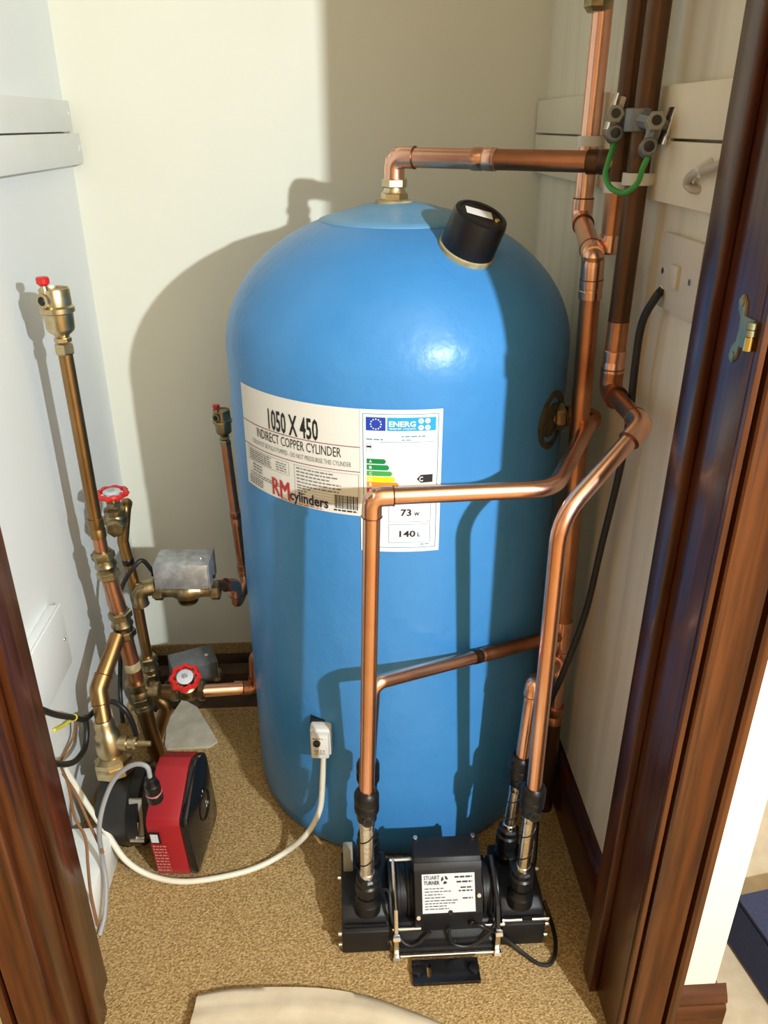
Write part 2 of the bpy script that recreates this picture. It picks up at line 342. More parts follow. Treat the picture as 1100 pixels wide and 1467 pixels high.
# bare board beside the pump
pb = [PZ(236, 1075), PZ(240, 1036), PZ(262, 1004), PZ(283, 1016), PZ(312, 1064), PZ(300, 1072)]
pbm = bmesh.new(); A = [pbm.verts.new(V(p.x, p.y, .0)) for p in pb]; B = [pbm.verts.new(V(p.x, p.y, .006)) for p in pb]
pbm.faces.new(A); pbm.faces.new(B)
for i in range(6): pbm.faces.new((A[i], A[(i + 1) % 6], B[(i + 1) % 6], B[i]))
tag(finish('board_offcut', pbm, 'board', None, False), 'pale bare board offcut on the carpet behind the red pump', 'board')

# ================================================================== HOT WATER CYLINDER
TC, TR = V(0.094, 1.303, 0), 0.278
EC, EB = 0.885, 0.207
tank = thing('hot_water_cylinder', 'tall blue foam insulated hot water cylinder with domed top', 'water tank', (TC.x, TC.y, 0))
prof = [(0.0, 0.0), (.260, 0.0), (.271, .003), (.276, .010), (TR, .036)] + [(TR, .036 + (EC - .036) * k / 24) for k in range(1, 25)]
for k in range(1, 27):
    a = k / 26 * R(76); prof.append((TR * math.cos(a), EC + EB * math.sin(a)))
rt_, zt_ = prof[-1]
prof += [(rt_ * .8, zt_ + .0045), (rt_ * .5, zt_ + .007), (0.0, zt_ + .008)]
ZTOP = zt_ + .008
tb = lathe(prof, TC, (0, 0, 1), 128)
body = finish('body', tb, 'blue', tank, ang=60)
def on_tank(px, py):
    """first hit of the pixel's direction with cylinder + dome"""
    d = ray(px, py).normalized(); s = 0.6
    def inside(p):
        r = math.hypot(p.x - TC.x, p.y - TC.y)
        return r < TR if p.z < EC else (r / TR) ** 2 + ((p.z - EC) / EB) ** 2 < 1
    while s < 2.2 and not inside(CAM + d * s): s += 0.002
    lo, hi = s - .002, s
    for _ in range(20):
        mid = (lo + hi) / 2
        if inside(CAM + d * mid): hi = mid
        else: lo = mid
    p = CAM + d * hi
    n = V(p.x - TC.x, p.y - TC.y, 0) if p.z < EC else V((p.x - TC.x) / TR ** 2, (p.y - TC.y) / TR ** 2, (p.z - EC) / EB ** 2)
    return p, n.normalized()
def tz(px, py):
    p, n = on_tank(px, py); return math.atan2(p.x - TC.x, -(p.y - TC.y)), p.z
# crown disc with the grazing sheen put into its paler blue; crown boss
crown = [(TR * math.cos(R(a)) + .0004, EC + EB * math.sin(R(a)) - ZTOP + .0016) for a in (64, 67, 70, 73, 76)]
finish('crown_sheen', lathe([(crown[0][0] + .0008, crown[0][1] - .002)] + crown + [(rt_ * .8, -.002), (rt_ * .5, .0012), (.028, .0026)], V(TC.x, TC.y, ZTOP), (0, 0, 1), 64), 'bluesheen', tank, ang=60)
finish('foam_collar', lathe([(.030, 0), (.028, .005), (.022, .006)], V(TC.x - .007, TC.y, ZTOP), (0, 0, 1), 24), 'foam', tank)
# immersion heater cap
ip, inn = on_tank(669, 356)
iax = (inn + V(0.10, -0.02, 0.25)).normalized()
hexm = finish('immersion_flange', lathe([(.0405, -.012), (.0412, .0003), (.039, .002)], ip, iax, 32), 'foam', tank)
capm = finish('immersion_heater_cap', lathe([(.0385, 0), (.039, .002), (.0385, .046), (.037, .052), (.032, .054), (.031, .0515), (0, .0515)], ip, iax, 40), 'black', tank)
ix, iy, iz = frame(iax)
ctop = ip + iax * .0518
# in-plane axes: right as seen from the doorway, up the slope
rgt = (V(1, 0, 0) - iax * iax.x).normalized(); upv = iax.cross(rgt)
cmap = lambda u, v, l: ctop + rgt * u + upv * v + iax * l
lab = flat_print('paper_label', capm, 'paper', lambda bm: a_rect(bm, -.022, .016, -.006, .013, cmap, .0006, 1))
flat_print('cap_screw', capm, 'gold', lambda bm: a_lathe(bm, [(.004, 0), (.0035, .002), (0, .0025)], cmap(.022, -.006, 0), iax, 12))
# --- paper label
thL0, zL0 = tz(345, 547); thL1, zL1 = tz(517, 585); thB0, zB0 = tz(357, 690); thB1, zB1 = tz(515, 738)
th0, th1 = (thL0 + thB0) / 2, (thL1 + thB1) / 2
zt0, zb0 = (zL0 + zL1) / 2, (zB0 + zB1) / 2
PW, PH = (th1 - th0) * TR, zt0 - zb0
def lmap(thA, zBot):
    def f(u, v, lift):
        th = thA + u / TR; r = TR + lift; return V(TC.x + r * math.sin(th), TC.y - r * math.cos(th), zBot + v)
    return f
pm = lmap(th0, zb0)
pl = flat_print('paper_label', tank, 'paper', lambda bm: a_rect(bm, 0, PW + .004, 0, PH, pm, .0007, 30))
pl['label'] = 'white maker label with cylinder size and barcode'
rnd = random.Random(3)
U = lambda f: (tz(344 + f * 173, 600 + f * 40)[0] - tz(344, 600)[0]) / (tz(517, 640)[0] - tz(344, 600)[0]) * PW
Vv = lambda y: (1 - y) * PH
# layout measured on the label: fractions of width (0..1) and height (0 = top)
flat_print('size_lettering', pl, 'ink', lambda bm: a_text(bm, '1050 X 450', U(.20), U(.63), Vv(.335), Vv(.135), pm, .0012, .02))
flat_print('title_lettering', pl, 'ink', lambda bm: a_text(bm, 'INDIRECT COPPER CYLINDER', U(.10), U(.83), Vv(.455), Vv(.365), pm, .0012))
flat_print('warning_lettering', pl, 'inkg', lambda bm: a_text(bm, 'COILS MUST BE FULLY PUMPED - DO NOT PRESSURISE THIS CYLINDER', U(.06), U(.92), Vv(.535), Vv(.490), pm, .0012))
def rules(bm):
    for y in (.345, .575): a_rect(bm, U(0.0), U(1), Vv(y) - .0006, Vv(y) + .0006, pm, .0011)
flat_print('red_rule', pl, 'inkm', rules)
def small(bm):
    a_outline(bm, U(.02), U(.355), Vv(.73), Vv(.60), .0005, pm, .0011); a_outline(bm, U(.40), U(.985), Vv(.92), Vv(.60), .0005, pm, .0011)
    for k in range(5): a_scribble(bm, U(.03), U(.20 - .01 * (k % 2)), Vv(.627 + .022 * k), Vv(.615 + .022 * k), pm, .0012, rnd)
    for k in range(4): a_scribble(bm, U(.24), U(.33), Vv(.637 + .024 * k), Vv(.627 + .024 * k), pm, .0012, rnd)
    for k in range(3): a_scribble(bm, U(.05), U(.12), Vv(.765 + .03 * k), Vv(.75 + .03 * k), pm, .0012, rnd)
    for k in range(2): a_scribble(bm, U(.03), U(.34), Vv(.855 + .022 * k), Vv(.845 + .022 * k), pm, .0012, rnd)
    for k in range(4): a_scribble(bm, U(.02), U(.12), Vv(.905 + .022 * k), Vv(.893 + .022 * k), pm, .0012, rnd)
    for k, e in enumerate((.75, .80, .72, .82, .83, .80)): a_scribble(bm, U(.42), U(e), Vv(.635 + .033 * k), Vv(.622 + .033 * k), pm, .0012, rnd)
    for k, wd in enumerate((.12, .09, .07, .05)):
        a_scribble(bm, U(.42), U(.42 + wd), Vv(.825 + .027 * k), Vv(.813 + .027 * k), pm, .0012, rnd)
        a_rect(bm, U(.43 + wd), U(.96), Vv(.826 + .027 * k), Vv(.8235 + .027 * k), pm, .0011)
flat_print('small_print', pl, 'inkg', small)['kind'] = 'stuff'
flat_print('maker_initials', pl, 'inkr', lambda bm: [a_text(bm, 'RM', U(.20) + d_, U(.345) + d_, Vv(.975), Vv(.80), pm, .0014 + d_ * .1, 0.0) for d_ in (0, .0008, .0016)])
flat_print('maker_name', pl, 'inkn', lambda bm: a_text(bm, 'cylinders', U(.352), U(.70), Vv(1.0), Vv(.862), pm, .0013, .022))
def tag_line(bm): a_scribble(bm, U(.27), U(.64), Vv(.995) + .001, Vv(.985) + .001, pm, .0012, rnd)
flat_print('maker_strapline', pl, 'redtxt', tag_line)
def barcode(bm):
    u = U(.76)
    while u < U(.965):
        b = rnd.choice((.0006, .0006, .0012, .0018)); a_rect(bm, u, u + b, Vv(.945), Vv(.815), pm, .0012, 1); u += b + rnd.choice((.0007, .0010, .0014))
    a_scribble(bm, U(.75), U(.97), Vv(.972), Vv(.957), pm, .0012, rnd)
flat_print('barcode', pl, 'ink', barcode)
# --- energy label
a0, z0 = tz(517, 586); a1, z1 = tz(633, 584); a2, z2 = tz(516, 786); a3, z3 = tz(629, 788)
eth = (a0 + a2) / 2; EW = ((a1 + a3) / 2 - eth) * TR; ez = (z2 + z3) / 2; EH = (z0 + z1) / 2 - ez
em = lmap(eth, ez)
el = flat_print('energy_label', tank, 'papere', lambda bm: a_rect(bm, 0, EW, 0, EH, em, .0014, 16))
el['label'] = 'white energy label with coloured arrows and blue flag'
eu = lambda x: (x - 20) / 750 * EW           # measured on an enlarged crop of the label
ev = lambda y: (1395 - y) / 1300 * EH
flat_print('label_border', el, 'teal', lambda bm: a_outline(bm, eu(48), eu(735), ev(1355), ev(130), .0009, em, .0018))
flat_print('flag', el, 'eub', lambda bm: a_rect(bm, eu(78), eu(255), ev(275), ev(160), em, .0018))
def stars(bm):
    for k in range(12):
        c0, c1 = eu(168) + .0072 * math.sin(k * math.pi / 6), ev(218) + .0072 * math.cos(k * math.pi / 6)
        a_poly(bm, [(c0 + (.0016 if i % 2 == 0 else .0007) * math.sin(i * math.pi / 5), c1 + (.0016 if i % 2 == 0 else .0007) * math.cos(i * math.pi / 5)) for i in range(10)], em, .0022)
flat_print('flag_stars', el, 'eus', stars)
flat_print('energy_banner', el, 'cyan', lambda bm: a_rect(bm, eu(270), eu(708), ev(275), ev(160), em, .0018))
def btxt(bm):
    a_text(bm, 'ENERG', eu(285), eu(525), ev(238), ev(190), em, .0022, .03)
    u = eu(288)
    a_text(bm, 'енергия', eu(288), eu(395), ev(266), ev(248), em, .0022, .01); a_text(bm, 'ενεργεια', eu(412), eu(525), ev(266), ev(248), em, .0022, .01)
    for cx_, cy_ in ((572, 190), (632, 190), (572, 246), (632, 246)):
        a_poly(bm, [(eu(cx_) + .0038 * math.cos(i * math.pi / 8), ev(cy_) + .0038 * math.sin(i * math.pi / 8)) for i in range(16)], em, .0022)
flat_print('banner_lettering', el, 'papere', btxt)
def itxt(bm):
    for s, cx_, cy_ in (('Y', 572, 190), ('IJA', 632, 190), ('IE', 572, 246), ('IA', 632, 246)):
        a_text(bm, s, eu(cx_ - 14), eu(cx_ + 14), ev(cy_ + 10), ev(cy_ - 10), em, .0026)
flat_print('banner_initials', el, 'cyan', itxt)
arrows = [('g1', 545, 22, 262), ('g2', 600, 24, 292), ('g3', 654, 22, 320), ('y1', 707, 24, 347), ('o1', 755, 22, 378), ('o2', 808, 22, 407), ('o3', 856, 20, 440)]
for m_, yc, hh, xe in arrows:
    flat_print('rating_arrow', el, m_, lambda bm: [a_rect(bm, eu(82), eu(xe - 18), ev(yc + hh), ev(yc - hh), em, .0018), a_poly(bm, [(eu(xe - 18.2), ev(yc + hh)), (eu(xe), ev(yc)), (eu(xe - 18.2), ev(yc - hh))], em, .0018)])
def letters(bm):
    for (m_, yc, hh, xe), s in zip(arrows, 'ABCDEFG'):
        a_text(bm, s, eu(105), eu(130), ev(yc + 13), ev(yc - 13), em, .0022, .02)
flat_print('rating_letters', el, 'papere', letters)
flat_print('rating_pointer', el, 'ink', lambda bm: a_poly(bm, [(eu(542), ev(702)), (eu(580), ev(738)), (eu(690), ev(735)), (eu(690), ev(663)), (eu(580), ev(665))], em, .0018))
flat_print('pointer_letter', el, 'papere', lambda bm: a_text(bm, 'C', eu(566), eu(600), ev(724), ev(680), em, .0022, .03))
flat_print('tank_outline', el, 'teal', lambda bm: a_outline(bm, eu(80), eu(128), ev(462), ev(388), .0004, em, .0018))
flat_print('thin_rule', el, 'teal', lambda bm: a_rect(bm, eu(195), eu(690), ev(374), ev(370), em, .0018))
def ebox(bm):
    a_scribble(bm, eu(80), eu(232), ev(356), ev(346), em, .0018, rnd); a_scribble(bm, eu(400), eu(622), ev(328), ev(318), em, .0018, rnd); a_scribble(bm, eu(400), eu(490), ev(358), ev(350), em, .0018, rnd)
    a_scribble(bm, eu(585), eu(675), ev(1326), ev(1318), em, .0018, rnd)
flat_print('product_print', el, 'teal', ebox)['kind'] = 'stuff'
for ya, yb in ((1105, 900), (1305, 1125)): flat_print('figure_box', el, 'teal', lambda bm: a_outline(bm, eu(285), eu(680), ev(ya), ev(yb), .0006, em, .0018))
flat_print('tank_pictogram', el, 'ink', lambda bm: a_rect(bm, eu(84), eu(124), ev(424), ev(408), em, .0019))
for st, ua, ub, va, vb_ in (('73', 398, 498, 1045, 980), ('W', 525, 575, 1045, 1010), ('140', 388, 540, 1248, 1186), ('L', 560, 585, 1245, 1205)):
    flat_print('figure_lettering', el, 'ink', lambda bm: a_text(bm, st, eu(ua), eu(ub), ev(va), ev(vb_), em, .0022, .02))

# ================================================================== PIPES ON THE RIGHT
PR28, PR22, PR15 = 0.014, 0.011, 0.0075
# A draw-off from the crown to the capped stack on the wall
A0 = V(0.088, 1.307, ZTOP); A1 = V(0.088, 1.307, 1.159); AT = V(0.375, 1.13, 1.158)
pa = thing('draw_off_pipe', 'copper draw-off pipe from cylinder crown to the dark capped stack by the wall', 'pipe', (AT.x, AT.y, 1.04))
hexnut(pa, A0 + V(0, 0, .009), (0, 0, 1), .014, .021, 'brass'); finish('connector', lathe([(.016, 0), (.018, .004), (.0155, .009), (.0155, .016)], A0 + V(0, 0, .012), (0, 0, 1), 20), 'brass', pa)
hexnut(pa, A0 + V(0, 0, .029), (0, 0, 1), .013, .0195, 'brass', rot=.6)
pipe(pa, [A0 + V(0, 0, .03), A1], PR28, 'copper'); elbow(pa, A1, A0, AT, PR28, 'copper', .034)
dA = (AT - A1).normalized(); LA = (AT - A1).length
mid = A1 + dA * (LA * .47)
pipe(pa, [A1, mid], PR28, 'copper'); pipe(pa, [mid, AT], PR28, 'copperd')
sleeve(pa, A1 + dA * (LA * .43), dA, .036, PR28 + .0017, 'copper')
finish('solder_ring', lathe([(PR28 + .001, -.001), (PR28 + .0021, 0), (PR28 + .001, .001)], mid, dA, 20), 'solder', pa)
pipe(pa, [V(AT.x, AT.y, CEIL - .001), AT], PR28, 'copperb'); pipe(pa, [AT, V(AT.x, AT.y, 1.06)], PR28, 'copperd')
finish('tee', tube([AT + V(0, 0, .035), AT - V(0, 0, .035)], PR28 + .0018, 20), 'copperb', pa)
sleeve(pa, AT - dA * .028, dA, .03, PR28 + .002, 'copperb', 'tee_branch')
finish('end_cap', lathe([(PR28 + .002, 0), (PR28 + .002, -.022), (PR28 - .002, -.025)], V(AT.x, AT.y, 1.067), (0, 0, 1), 20), 'copper', pa)

# B tarnished stack that jogs forward and drops to the booster pump
B0 = V(.375, 1.058, CEIL - .001); B1 = V(.375, 1.058, .868); B2 = V(.371, .915, .868); B3 = PY(803, 742, .835); B4 = PY(765, 1128, .866)
pbp = thing('pump_outlet_pipe', 'tarnished wall stack turning to bright copper and dropping to the right of the black pump', 'pipe', (B4.x, B4.y, B4.z))
pipe(pbp, [B0, V(.375, 1.058, .965)], PR28, 'copperb'); pipe(pbp, [V(.375, 1.058, .965), B1], PR28, 'copperd')
elbow(pbp, B1, B0, B2, PR28, 'copperd', .032); sleeve(pbp, V(.375, 1.058, .91), (0, 0, 1), .03, PR28 + .0016, 'copper')
pipe(pbp, [B1, B2], PR22 + .001, 'copperd'); elbow(pbp, B2, B1, B3, PR22 + .001, 'copper', .028)
pipe(pbp, [B2, B3, B4 + V(0, 0, -.02)], PR22, 'copper', .055)
finish('compression_mark', lathe([(PR28 - .001, -.001), (PR28 + .0006, 0), (PR28 - .001, .001)], V(.375, 1.058, .965), (0, 0, 1), 20), 'solder', pbp)

# C riser with an offset, then down to the tee pieces and floor
C0 = V(.375, 1.28, CEIL - .001); C1 = V(.375, 1.28, 1.072); C2 = V(.345, 1.104, 1.042); C3 = V(.371, 1.128, .410); C4 = V(.377, 1.132, 0.0)
pc = thing('riser_pipe', 'bright copper riser with a double elbow offset in the corner beside the cylinder', 'pipe', (C4.x, C4.y, 0))
pipe(pc, [C0, C1], PR28, 'copper'); elbow(pc, C1, C0, C2, PR28, 'copper', .030); pipe(pc, [C1, C2], PR28, 'copper'); elbow(pc, C2, C1, C3, PR28, 'copper', .030)
sleeve(pc, C2 + (C3 - C2).normalized() * .043, C3 - C2, .026, PR28 + .002, 'copper')
finish('solder_ring', lathe([(PR28 + .001, -.001), (PR28 + .0025, 0), (PR28 + .001, .001)], C1 + V(0, 0, .03), (0, 0, 1), 20), 'solder', pc)
pipe(pc, [C2, C3], PR28, 'copperd')
pipe(pc, [C3, V(.3735, 1.13, .24)], PR28 - .001, 'copper'); pipe(pc, [V(.3735, 1.13, .24), C4], PR28 + .001, 'copperb')
sleeve(pc, V(.3735, 1.13, .235), (0, 0, 1), .036, PR28 + .003, 'copperd')
finish('tee', tube([C3 + V(-.001, 0, .03), C3 + V(0, 0, -.03)], PR28 + .0022, 20), 'copper', pc)
sleeve(pc, V(.372, 1.129, .352), (0, 0, 1), .05, PR28 + .0025, 'copper', 'tee')
g = PY(858, 3, 1.28)
finish('valve_body', lathe([(PR28 + .002, -.012), (PR28 + .007, -.006), (PR28 + .007, .03), (PR28 + .002, .04)], g, (0, 0, 1), 8), 'brassd', pc, ang=20)
# branch to the rear-left pump port and the rear-right pump port
D1 = PY(535, 979, .925); D0 = PY(527, 1092, .955)
db = thing('pump_branch_pipe', 'thin copper branch rising behind the left pump pipe and sloping up to the riser', 'pipe', (D0.x, D0.y, D0.z))
pipe(db, [D0 - V(0, 0, .03), D1, C3 - (C3 - D1).normalized() * .012], PR22, 'copper', .014)
dd = (C3 - D1).normalized()
pm_ = D1 + dd * ((C3 - D1).length * .53)
pipe(db, [pm_, C3 - dd * .012], PR22 + .0006, 'copperd', name='dull_section')
finish('burn_mark', lathe([(PR22, -.008), (PR22 + .0007, -.007), (PR22 + .0007, .007), (PR22, .008)], D1 + dd * ((C3 - D1).length * .50), dd, 20), 'copperb', db)
E1 = PY(764, 980, .955); E0 = PY(747, 1085, .955); ET = V(.372, 1.129, .352)
eb = thing('pump_return_pipe', 'short copper pipe bending down behind the right pump pipe', 'pipe', (E0.x, E0.y, E0.z))
pipe(eb, [E0 - V(0, 0, .03), E1, ET - (ET - E1).normalized() * .014], PR22, 'copper', .022); elbow(eb, E1, E0, ET, PR22, 'copper', .02)
sleeve(eb, ET - (ET - E1).normalized() * .026, ET - E1, .024, PR22 + .003, 'copper', 'tee_branch')

# D side port of the cylinder to the front-left pump pipe
S1 = V(.389, 1.155, .796); S2 = V(.262, .892, .796); S3 = PY(533, 712, .880); S4 = PY(525, 1135, .868)
S3 = V(S3.x, S3.y, S3.z); S2.z = S3.z; S1.z = S3.z + .002
SP = V(.300, 1.155, S1.z)
ds = thing('pump_inlet_pipe', 'bright copper pipe from the cylinder side across its labels and down to the pump', 'pipe', (S4.x, S4.y, S4.z))
pipe(ds, [SP, S1], PR22 + .001, 'copperd'); elbow(ds, S1, SP, S2, PR22 + .001, 'copperd', .026)
pipe(ds, [S1, S2, S3], PR22, 'copper', .050); elbow(ds, S3, S2, S4, PR22, 'copper', .026)
pipe(ds, [S3, S4 - V(0, 0, .02)], PR22, 'copper')
hexnut(ds, SP + V(.034, 0, 0), (1, 0, 0), .018, .021, 'brassd'); hexnut(ds, SP + V(.052, 0, 0), (1, 0, 0), .014, .018, 'brassd', rot=.8)
sn = V(SP.x - TC.x, SP.y - TC.y, 0).normalized()
finish('side_boss', lathe([(.045, -.006), (.046, .002), (.038, .003), (.034, -.002), (.02, .002)], V(TC.x, TC.y, S1.z) + sn * TR, sn, 24), 'foamshade', tank)

# ---- earth clamps, earth wire, pipe clips
def earth_clamp(p, blk, term, tail, label):
    o = thing('earth_clamp', label, 'earth clamp', (p.x, p.y, p.z - .02), 'earth clamps on the dark pipes')
    finish('strap', lathe([(.0152, -.013), (.0165, -.012), (.0165, .012), (.0152, .013)], p, (0, 0, 1), 20), 'zincd', o)
    c = (blk + p) / 2
    finish('bracket', tube([p + V(0, -.012, 0), blk], .0095, 8), 'zincd', o, ang=20)
    d = (CAM - blk).normalized(); d = V(d.x * .6, -1, .25).normalized()
    b = cyl(o, 'clamp_bolt', blk - d * .010, blk + d * .012, .0115, 'greyp', 6); cyl(b, 'bolt_socket', blk + d * .0115, blk + d * .0128, .0058, 'black', 14)
    finish('terminal_link', tube([blk, term], .0075, 8), 'zincd', o, ang=20)
    t = finish('terminal', lathe([(.0085, -.008), (.0105, -.006), (.0105, .007), (.0085, .009)], term, d, 16), 'zincd', o); finish('terminal_screw', lathe([(.0062, .0085), (.006, .0105), (.0, .0108)], term, d, 14), 'black', t)
    ml = Matrix.Translation(tail) @ Matrix.Rotation(R(12), 4, 'Y')
    finish('strap_tail', box(-.0018, .0018, -.010, .010, -.021, .021, .0006, ml), 'chrome', o)
    finish('strap_tail', box(.0045, .0120, -.006, .012, -.017, .019, .002, ml), 'plate', o)
    finish('tail_link', tube([tail, blk], .0055, 8), 'zincd', o, ang=20)
    return term + V(0, -.004, -.010)
e1 = earth_clamp(PY(893, 172, 1.13), PY(880, 166, 1.098), PY(880, 193, 1.092), PY(876, 160, 1.10), 'grey earth clamp on the dark stack that meets the draw-off pipe')
e2 = earth_clamp(PY(915, 172, 1.058), PY(938, 176, 1.018), PY(928, 212, 1.012), PY(956, 180, 1.025), 'grey earth clamp on the tarnished stack next to the cream batten')
wp = [e1, PY(872, 230, 1.07), PY(867, 252, 1.06), PY(876, 270, 1.045), PY(895, 276, 1.03), PY(913, 262, 1.018), PY(921, 240, 1.008), e2]
tag(finish('earth_wire', tube(spline(wp, 10), .0034, 12), 'green', None), 'green earth wire looped between the two clamps', 'wire')
def pipe_clip(p, label):
    o = thing('pipe_clip', label, 'pipe clip', (XR - .018, p.y, p.z), 'white pipe clips on the wall pipes')
    finish('base', box(p.x + .012, XR - .0175, p.y - .008, p.y + .008, p.z - .007, p.z + .007, .002), 'whitep', o)
    bm = bmesh.new(); n = 14
    pts = [V(p.x + .0165 * math.cos(a), p.y + .0165 * math.sin(a), p.z) for a in [R(35) + R(290) * k / n for k in range(n + 1)]]
    for rr in (.0,):
        ring = [[bm.verts.new(q + V((q.x - p.x) * s, (q.y - p.y) * s, h)) for s, h in ((-.1, -.007), (.1, -.007), (.1, .007), (-.1, .007))] for q in pts]
        for a_, b_ in zip(ring, ring[1:]):
            for i in range(4): bm.faces.new((a_[i], a_[(i + 1) % 4], b_[(i + 1) % 4], b_[i]))
        bm.faces.new(ring[0]); bm.faces.new(ring[-1])
    finish('hook', bm, 'whitep', o)
pipe_clip(V(.375, 1.28, 1.181), 'white clip round the bright riser above the draw-off pipe')
pipe_clip(V(.375, 1.13, 1.128), 'white clip on the capped stack beside the green wire')
pipe_clip(V(.375, 1.058, 1.142), 'white clip on the tarnished stack inside the green wire loop')
# ---- old cable hooked on the batten
oc = thing('cable_tail', 'old grey cable tail curled below the cream batten', 'cable', (XR, .95, 1.10))
finish('cable', tube(spline([PX(1046, 222, XR - .024), PX(1030, 236, XR - .026), PX(1010, 243, XR - .028), PX(992, 250, XR - .028), PX(984, 262, XR - .026), PX(992, 271, XR - .022), PX(1008, 272, XR - .014), PX(1018, 274, XR - .004)], 8), .0048, 12), 'cabled', oc)
q = PX(1009, 242, XR - .024); cyl(oc, 'cable_clip', q + V(.008, .0, .006), q + V(-.008, .0, -.004), .0065, 'whitep', 12)
# ---- fused switch plate on the right wall with its black flex
sp = thing('switch_plate', 'aged white fused switch plate on the cream wall', 'switch', (XR, .96, .995))
y0s, y1s, z0s, z1s = .898, 1.018, .996, 1.084
finish('plate', box(XR - .009, XR, y0s, y1s, z0s, z1s, .002), 'plate', sp)
rk = finish('rocker', prism([(.948, 1.026), (.972, 1.026), (.972, 1.052), (.948, 1.052)], 'x', XR - .0135, XR - .008, .001), 'plate', sp)
for yy in (1.000, .917): cyl(sp, 'screw', V(XR - .0085, yy, 1.040), V(XR - .0105, yy, 1.040), .004, 'chrome', 14); 
fp = PX(948, 415, XR - .009)
cyl(sp, 'cord_outlet', fp + V(.003, 0, 0), fp + V(-.003, 0, 0), .006, 'plate', 14)
fx = [fp, PX(938, 428, .393), PX(919, 465, .388), PX(909, 530, .388), PX(900, 610, .389), PX(884, 690, .389), PX(862, 780, .388), PX(838, 880, .378), PX(806, 965, .345), PY(786, 1012, 1.045), PY(776, 1060, 1.035), PY(772, 1120, 1.03), PY(768, 1180, 1.02), PZ(762, 1250, .006), PZ(748, 1275, .006)]
tag(finish('power_cable', tube(spline(fx, 8), .0052, 12), 'blackc', None), 'thick black flex hanging from the white switch plate down behind the pump', 'cable')
# ---- hinge on the door lining
hp = PX(1072, 478, JR)
hg = thing('door_hinge', 'patinated metal hinge on the dark door lining', 'hinge', (JR, hp.y, hp.z - .06))
hb = bmesh.new(); hy, hz = YF + .010, hp.z
pts_h = [(-.006, -.014), (-.006, .014), (.013, .014), (.015, .026), (.022, .032), (.028, .026), (.026, .017), (.020, .011), (.019, .0),
         (.020, -.011), (.026, -.017), (.028, -.026), (.022, -.032), (.015, -.026), (.013, -.014)]
finish('leaf', prism([(hy + y, hz + z) for y, z in pts_h], 'x', JR - .0022, JR + .0005, .0), 'patina', hg)
for s in (1, -1): cyl(hg, 'screw', V(JR - .002, hy + .0215, hz + s * .025), V(JR - .0035, hy + .0215, hz + s * .025), .0042, 'patina', 12)
for k, zz in enumerate((-.013, .000, .0065)):
    cyl(hg, 'knuckle', V(JR - .004, hy - .008, hz + zz), V(JR - .004, hy - .008, hz + zz + (.0125 if k == 0 else .006)), .0045, 'gold' if k == 0 else 'patina', 14)

# ================================================================== BOOSTER PUMP (floor, in the doorway)
XA, XB = -.020, .306
bpump = thing('booster_pump', 'black twin booster pump with a labelled terminal box on the carpet', 'pump', ((XA + XB) / 2, .9, 0))
cxm = .147
finish('motor', lathe([(.036, 0), (.044, .006), (.044, .168), (.036, .174)], V(.060, .915, .055), (1, 0, 0), 32), 'charcoal', bpump)
for k in range(11):
    xx = .070 + k * .0155
    finish('cooling_fin', lathe([(.044, 0), (.048, .001), (.048, .005), (.044, .006)], V(xx, .915, .055), (1, 0, 0), 32), 'charcoal', bpump)
finish('cradle', box(.066, .230, .838, .985, .004, .012, .002), 'iron', bpump)
finish('lower_shell', prism([(.842, .004), (.985, .004), (.985, .05), (.86, .05), (.842, .03)], 'x', .070, .228, .002), 'charcoal', bpump)
for s, x0, x1 in ((-1, XA, .056), (1, .236, XB)):
    hd = finish('pump_head', prism([(.843, .004), (.990, .004), (.990, .066), (.978, .078), (.875, .078), (.860, .066), (.856, .055), (.843, .052)], 'x', x0, x1, .003), 'charcoal', bpump)
    finish('volute', lathe([(.046, 0), (.050, .002), (.050, .007), (.046, .009)], V(.0555 if s < 0 else .2365 - .009, .915, .055), (1, 0, 0), 32), 'black', bpump)
    xm = (x0 + x1) / 2
    finish('rib', box(x0 + .004, x1 - .004, .850, .8545, .050, .060, .001), 'black', hd)
    for (yy, zz) in ((.848, .020), (.848, .046), (.93, .074)):
        xe = x0 if s < 0 else x1
        cyl(hd, 'bolt', V(xe, yy, zz), V(xe + s * .006, yy, zz), .0035, 'chrome', 10)
    finish('anti_vibration_pad', box((XA + .004) if s < 0 else (XB - .016), (XA + .020) if s < 0 else XB - .002, .938, .956, .074, .128, .002), 'greyp', bpump)
# ports
hl_b = PY(526, 1252, .872); hr_b = PY(748, 1252, .872); rl_b = V(.026, .955, .105); rr_b = V(.262, .955, .105)
for p, y in ((hl_b, .872), (hr_b, .872), (rl_b, .955), (rr_b, .955)):
    finish('port_boss', lathe([(.021, 0), (.021, .020), (.018, .024), (.017, .034)], V(p.x, y, .072), (0, 0, 1), 24), 'black', bpump)
# terminal box
tbp = [(.846, .044), (.846, .082), (.880, .140), (.892, .156), (.930, .160), (.940, .120), (.940, .100), (.900, .060), (.870, .048)]
tb_ = finish('terminal_box', prism(tbp, 'x', .096, .204, .002), 'charcoal', bpump)
n_l = V(0, -(.140 - .082), .880 - .846).normalized(); up_l = V(0, .880 - .846, .140 - .082).normalized()
o_l = V(cxm + .003, (.846 + .880) / 2, (.082 + .140) / 2)
lmp = lambda u, v, l: o_l + V(1, 0, 0) * u + up_l * v + n_l * (.0006 + l)
lb = flat_print('maker_label', tb_, 'silverlab', lambda bm: a_rect(bm, -.042, .042, -.031, .029, lmp, .0, 1))
def _notch(bm): a_lathe(bm, [(.004, 0), (.004, .0012), (0, .0013)], lmp(.002, -.031, -.0004), n_l, 12)
finish_n = flat_print('screw_recess', tb_, 'black', _notch)
r2 = random.Random(5)
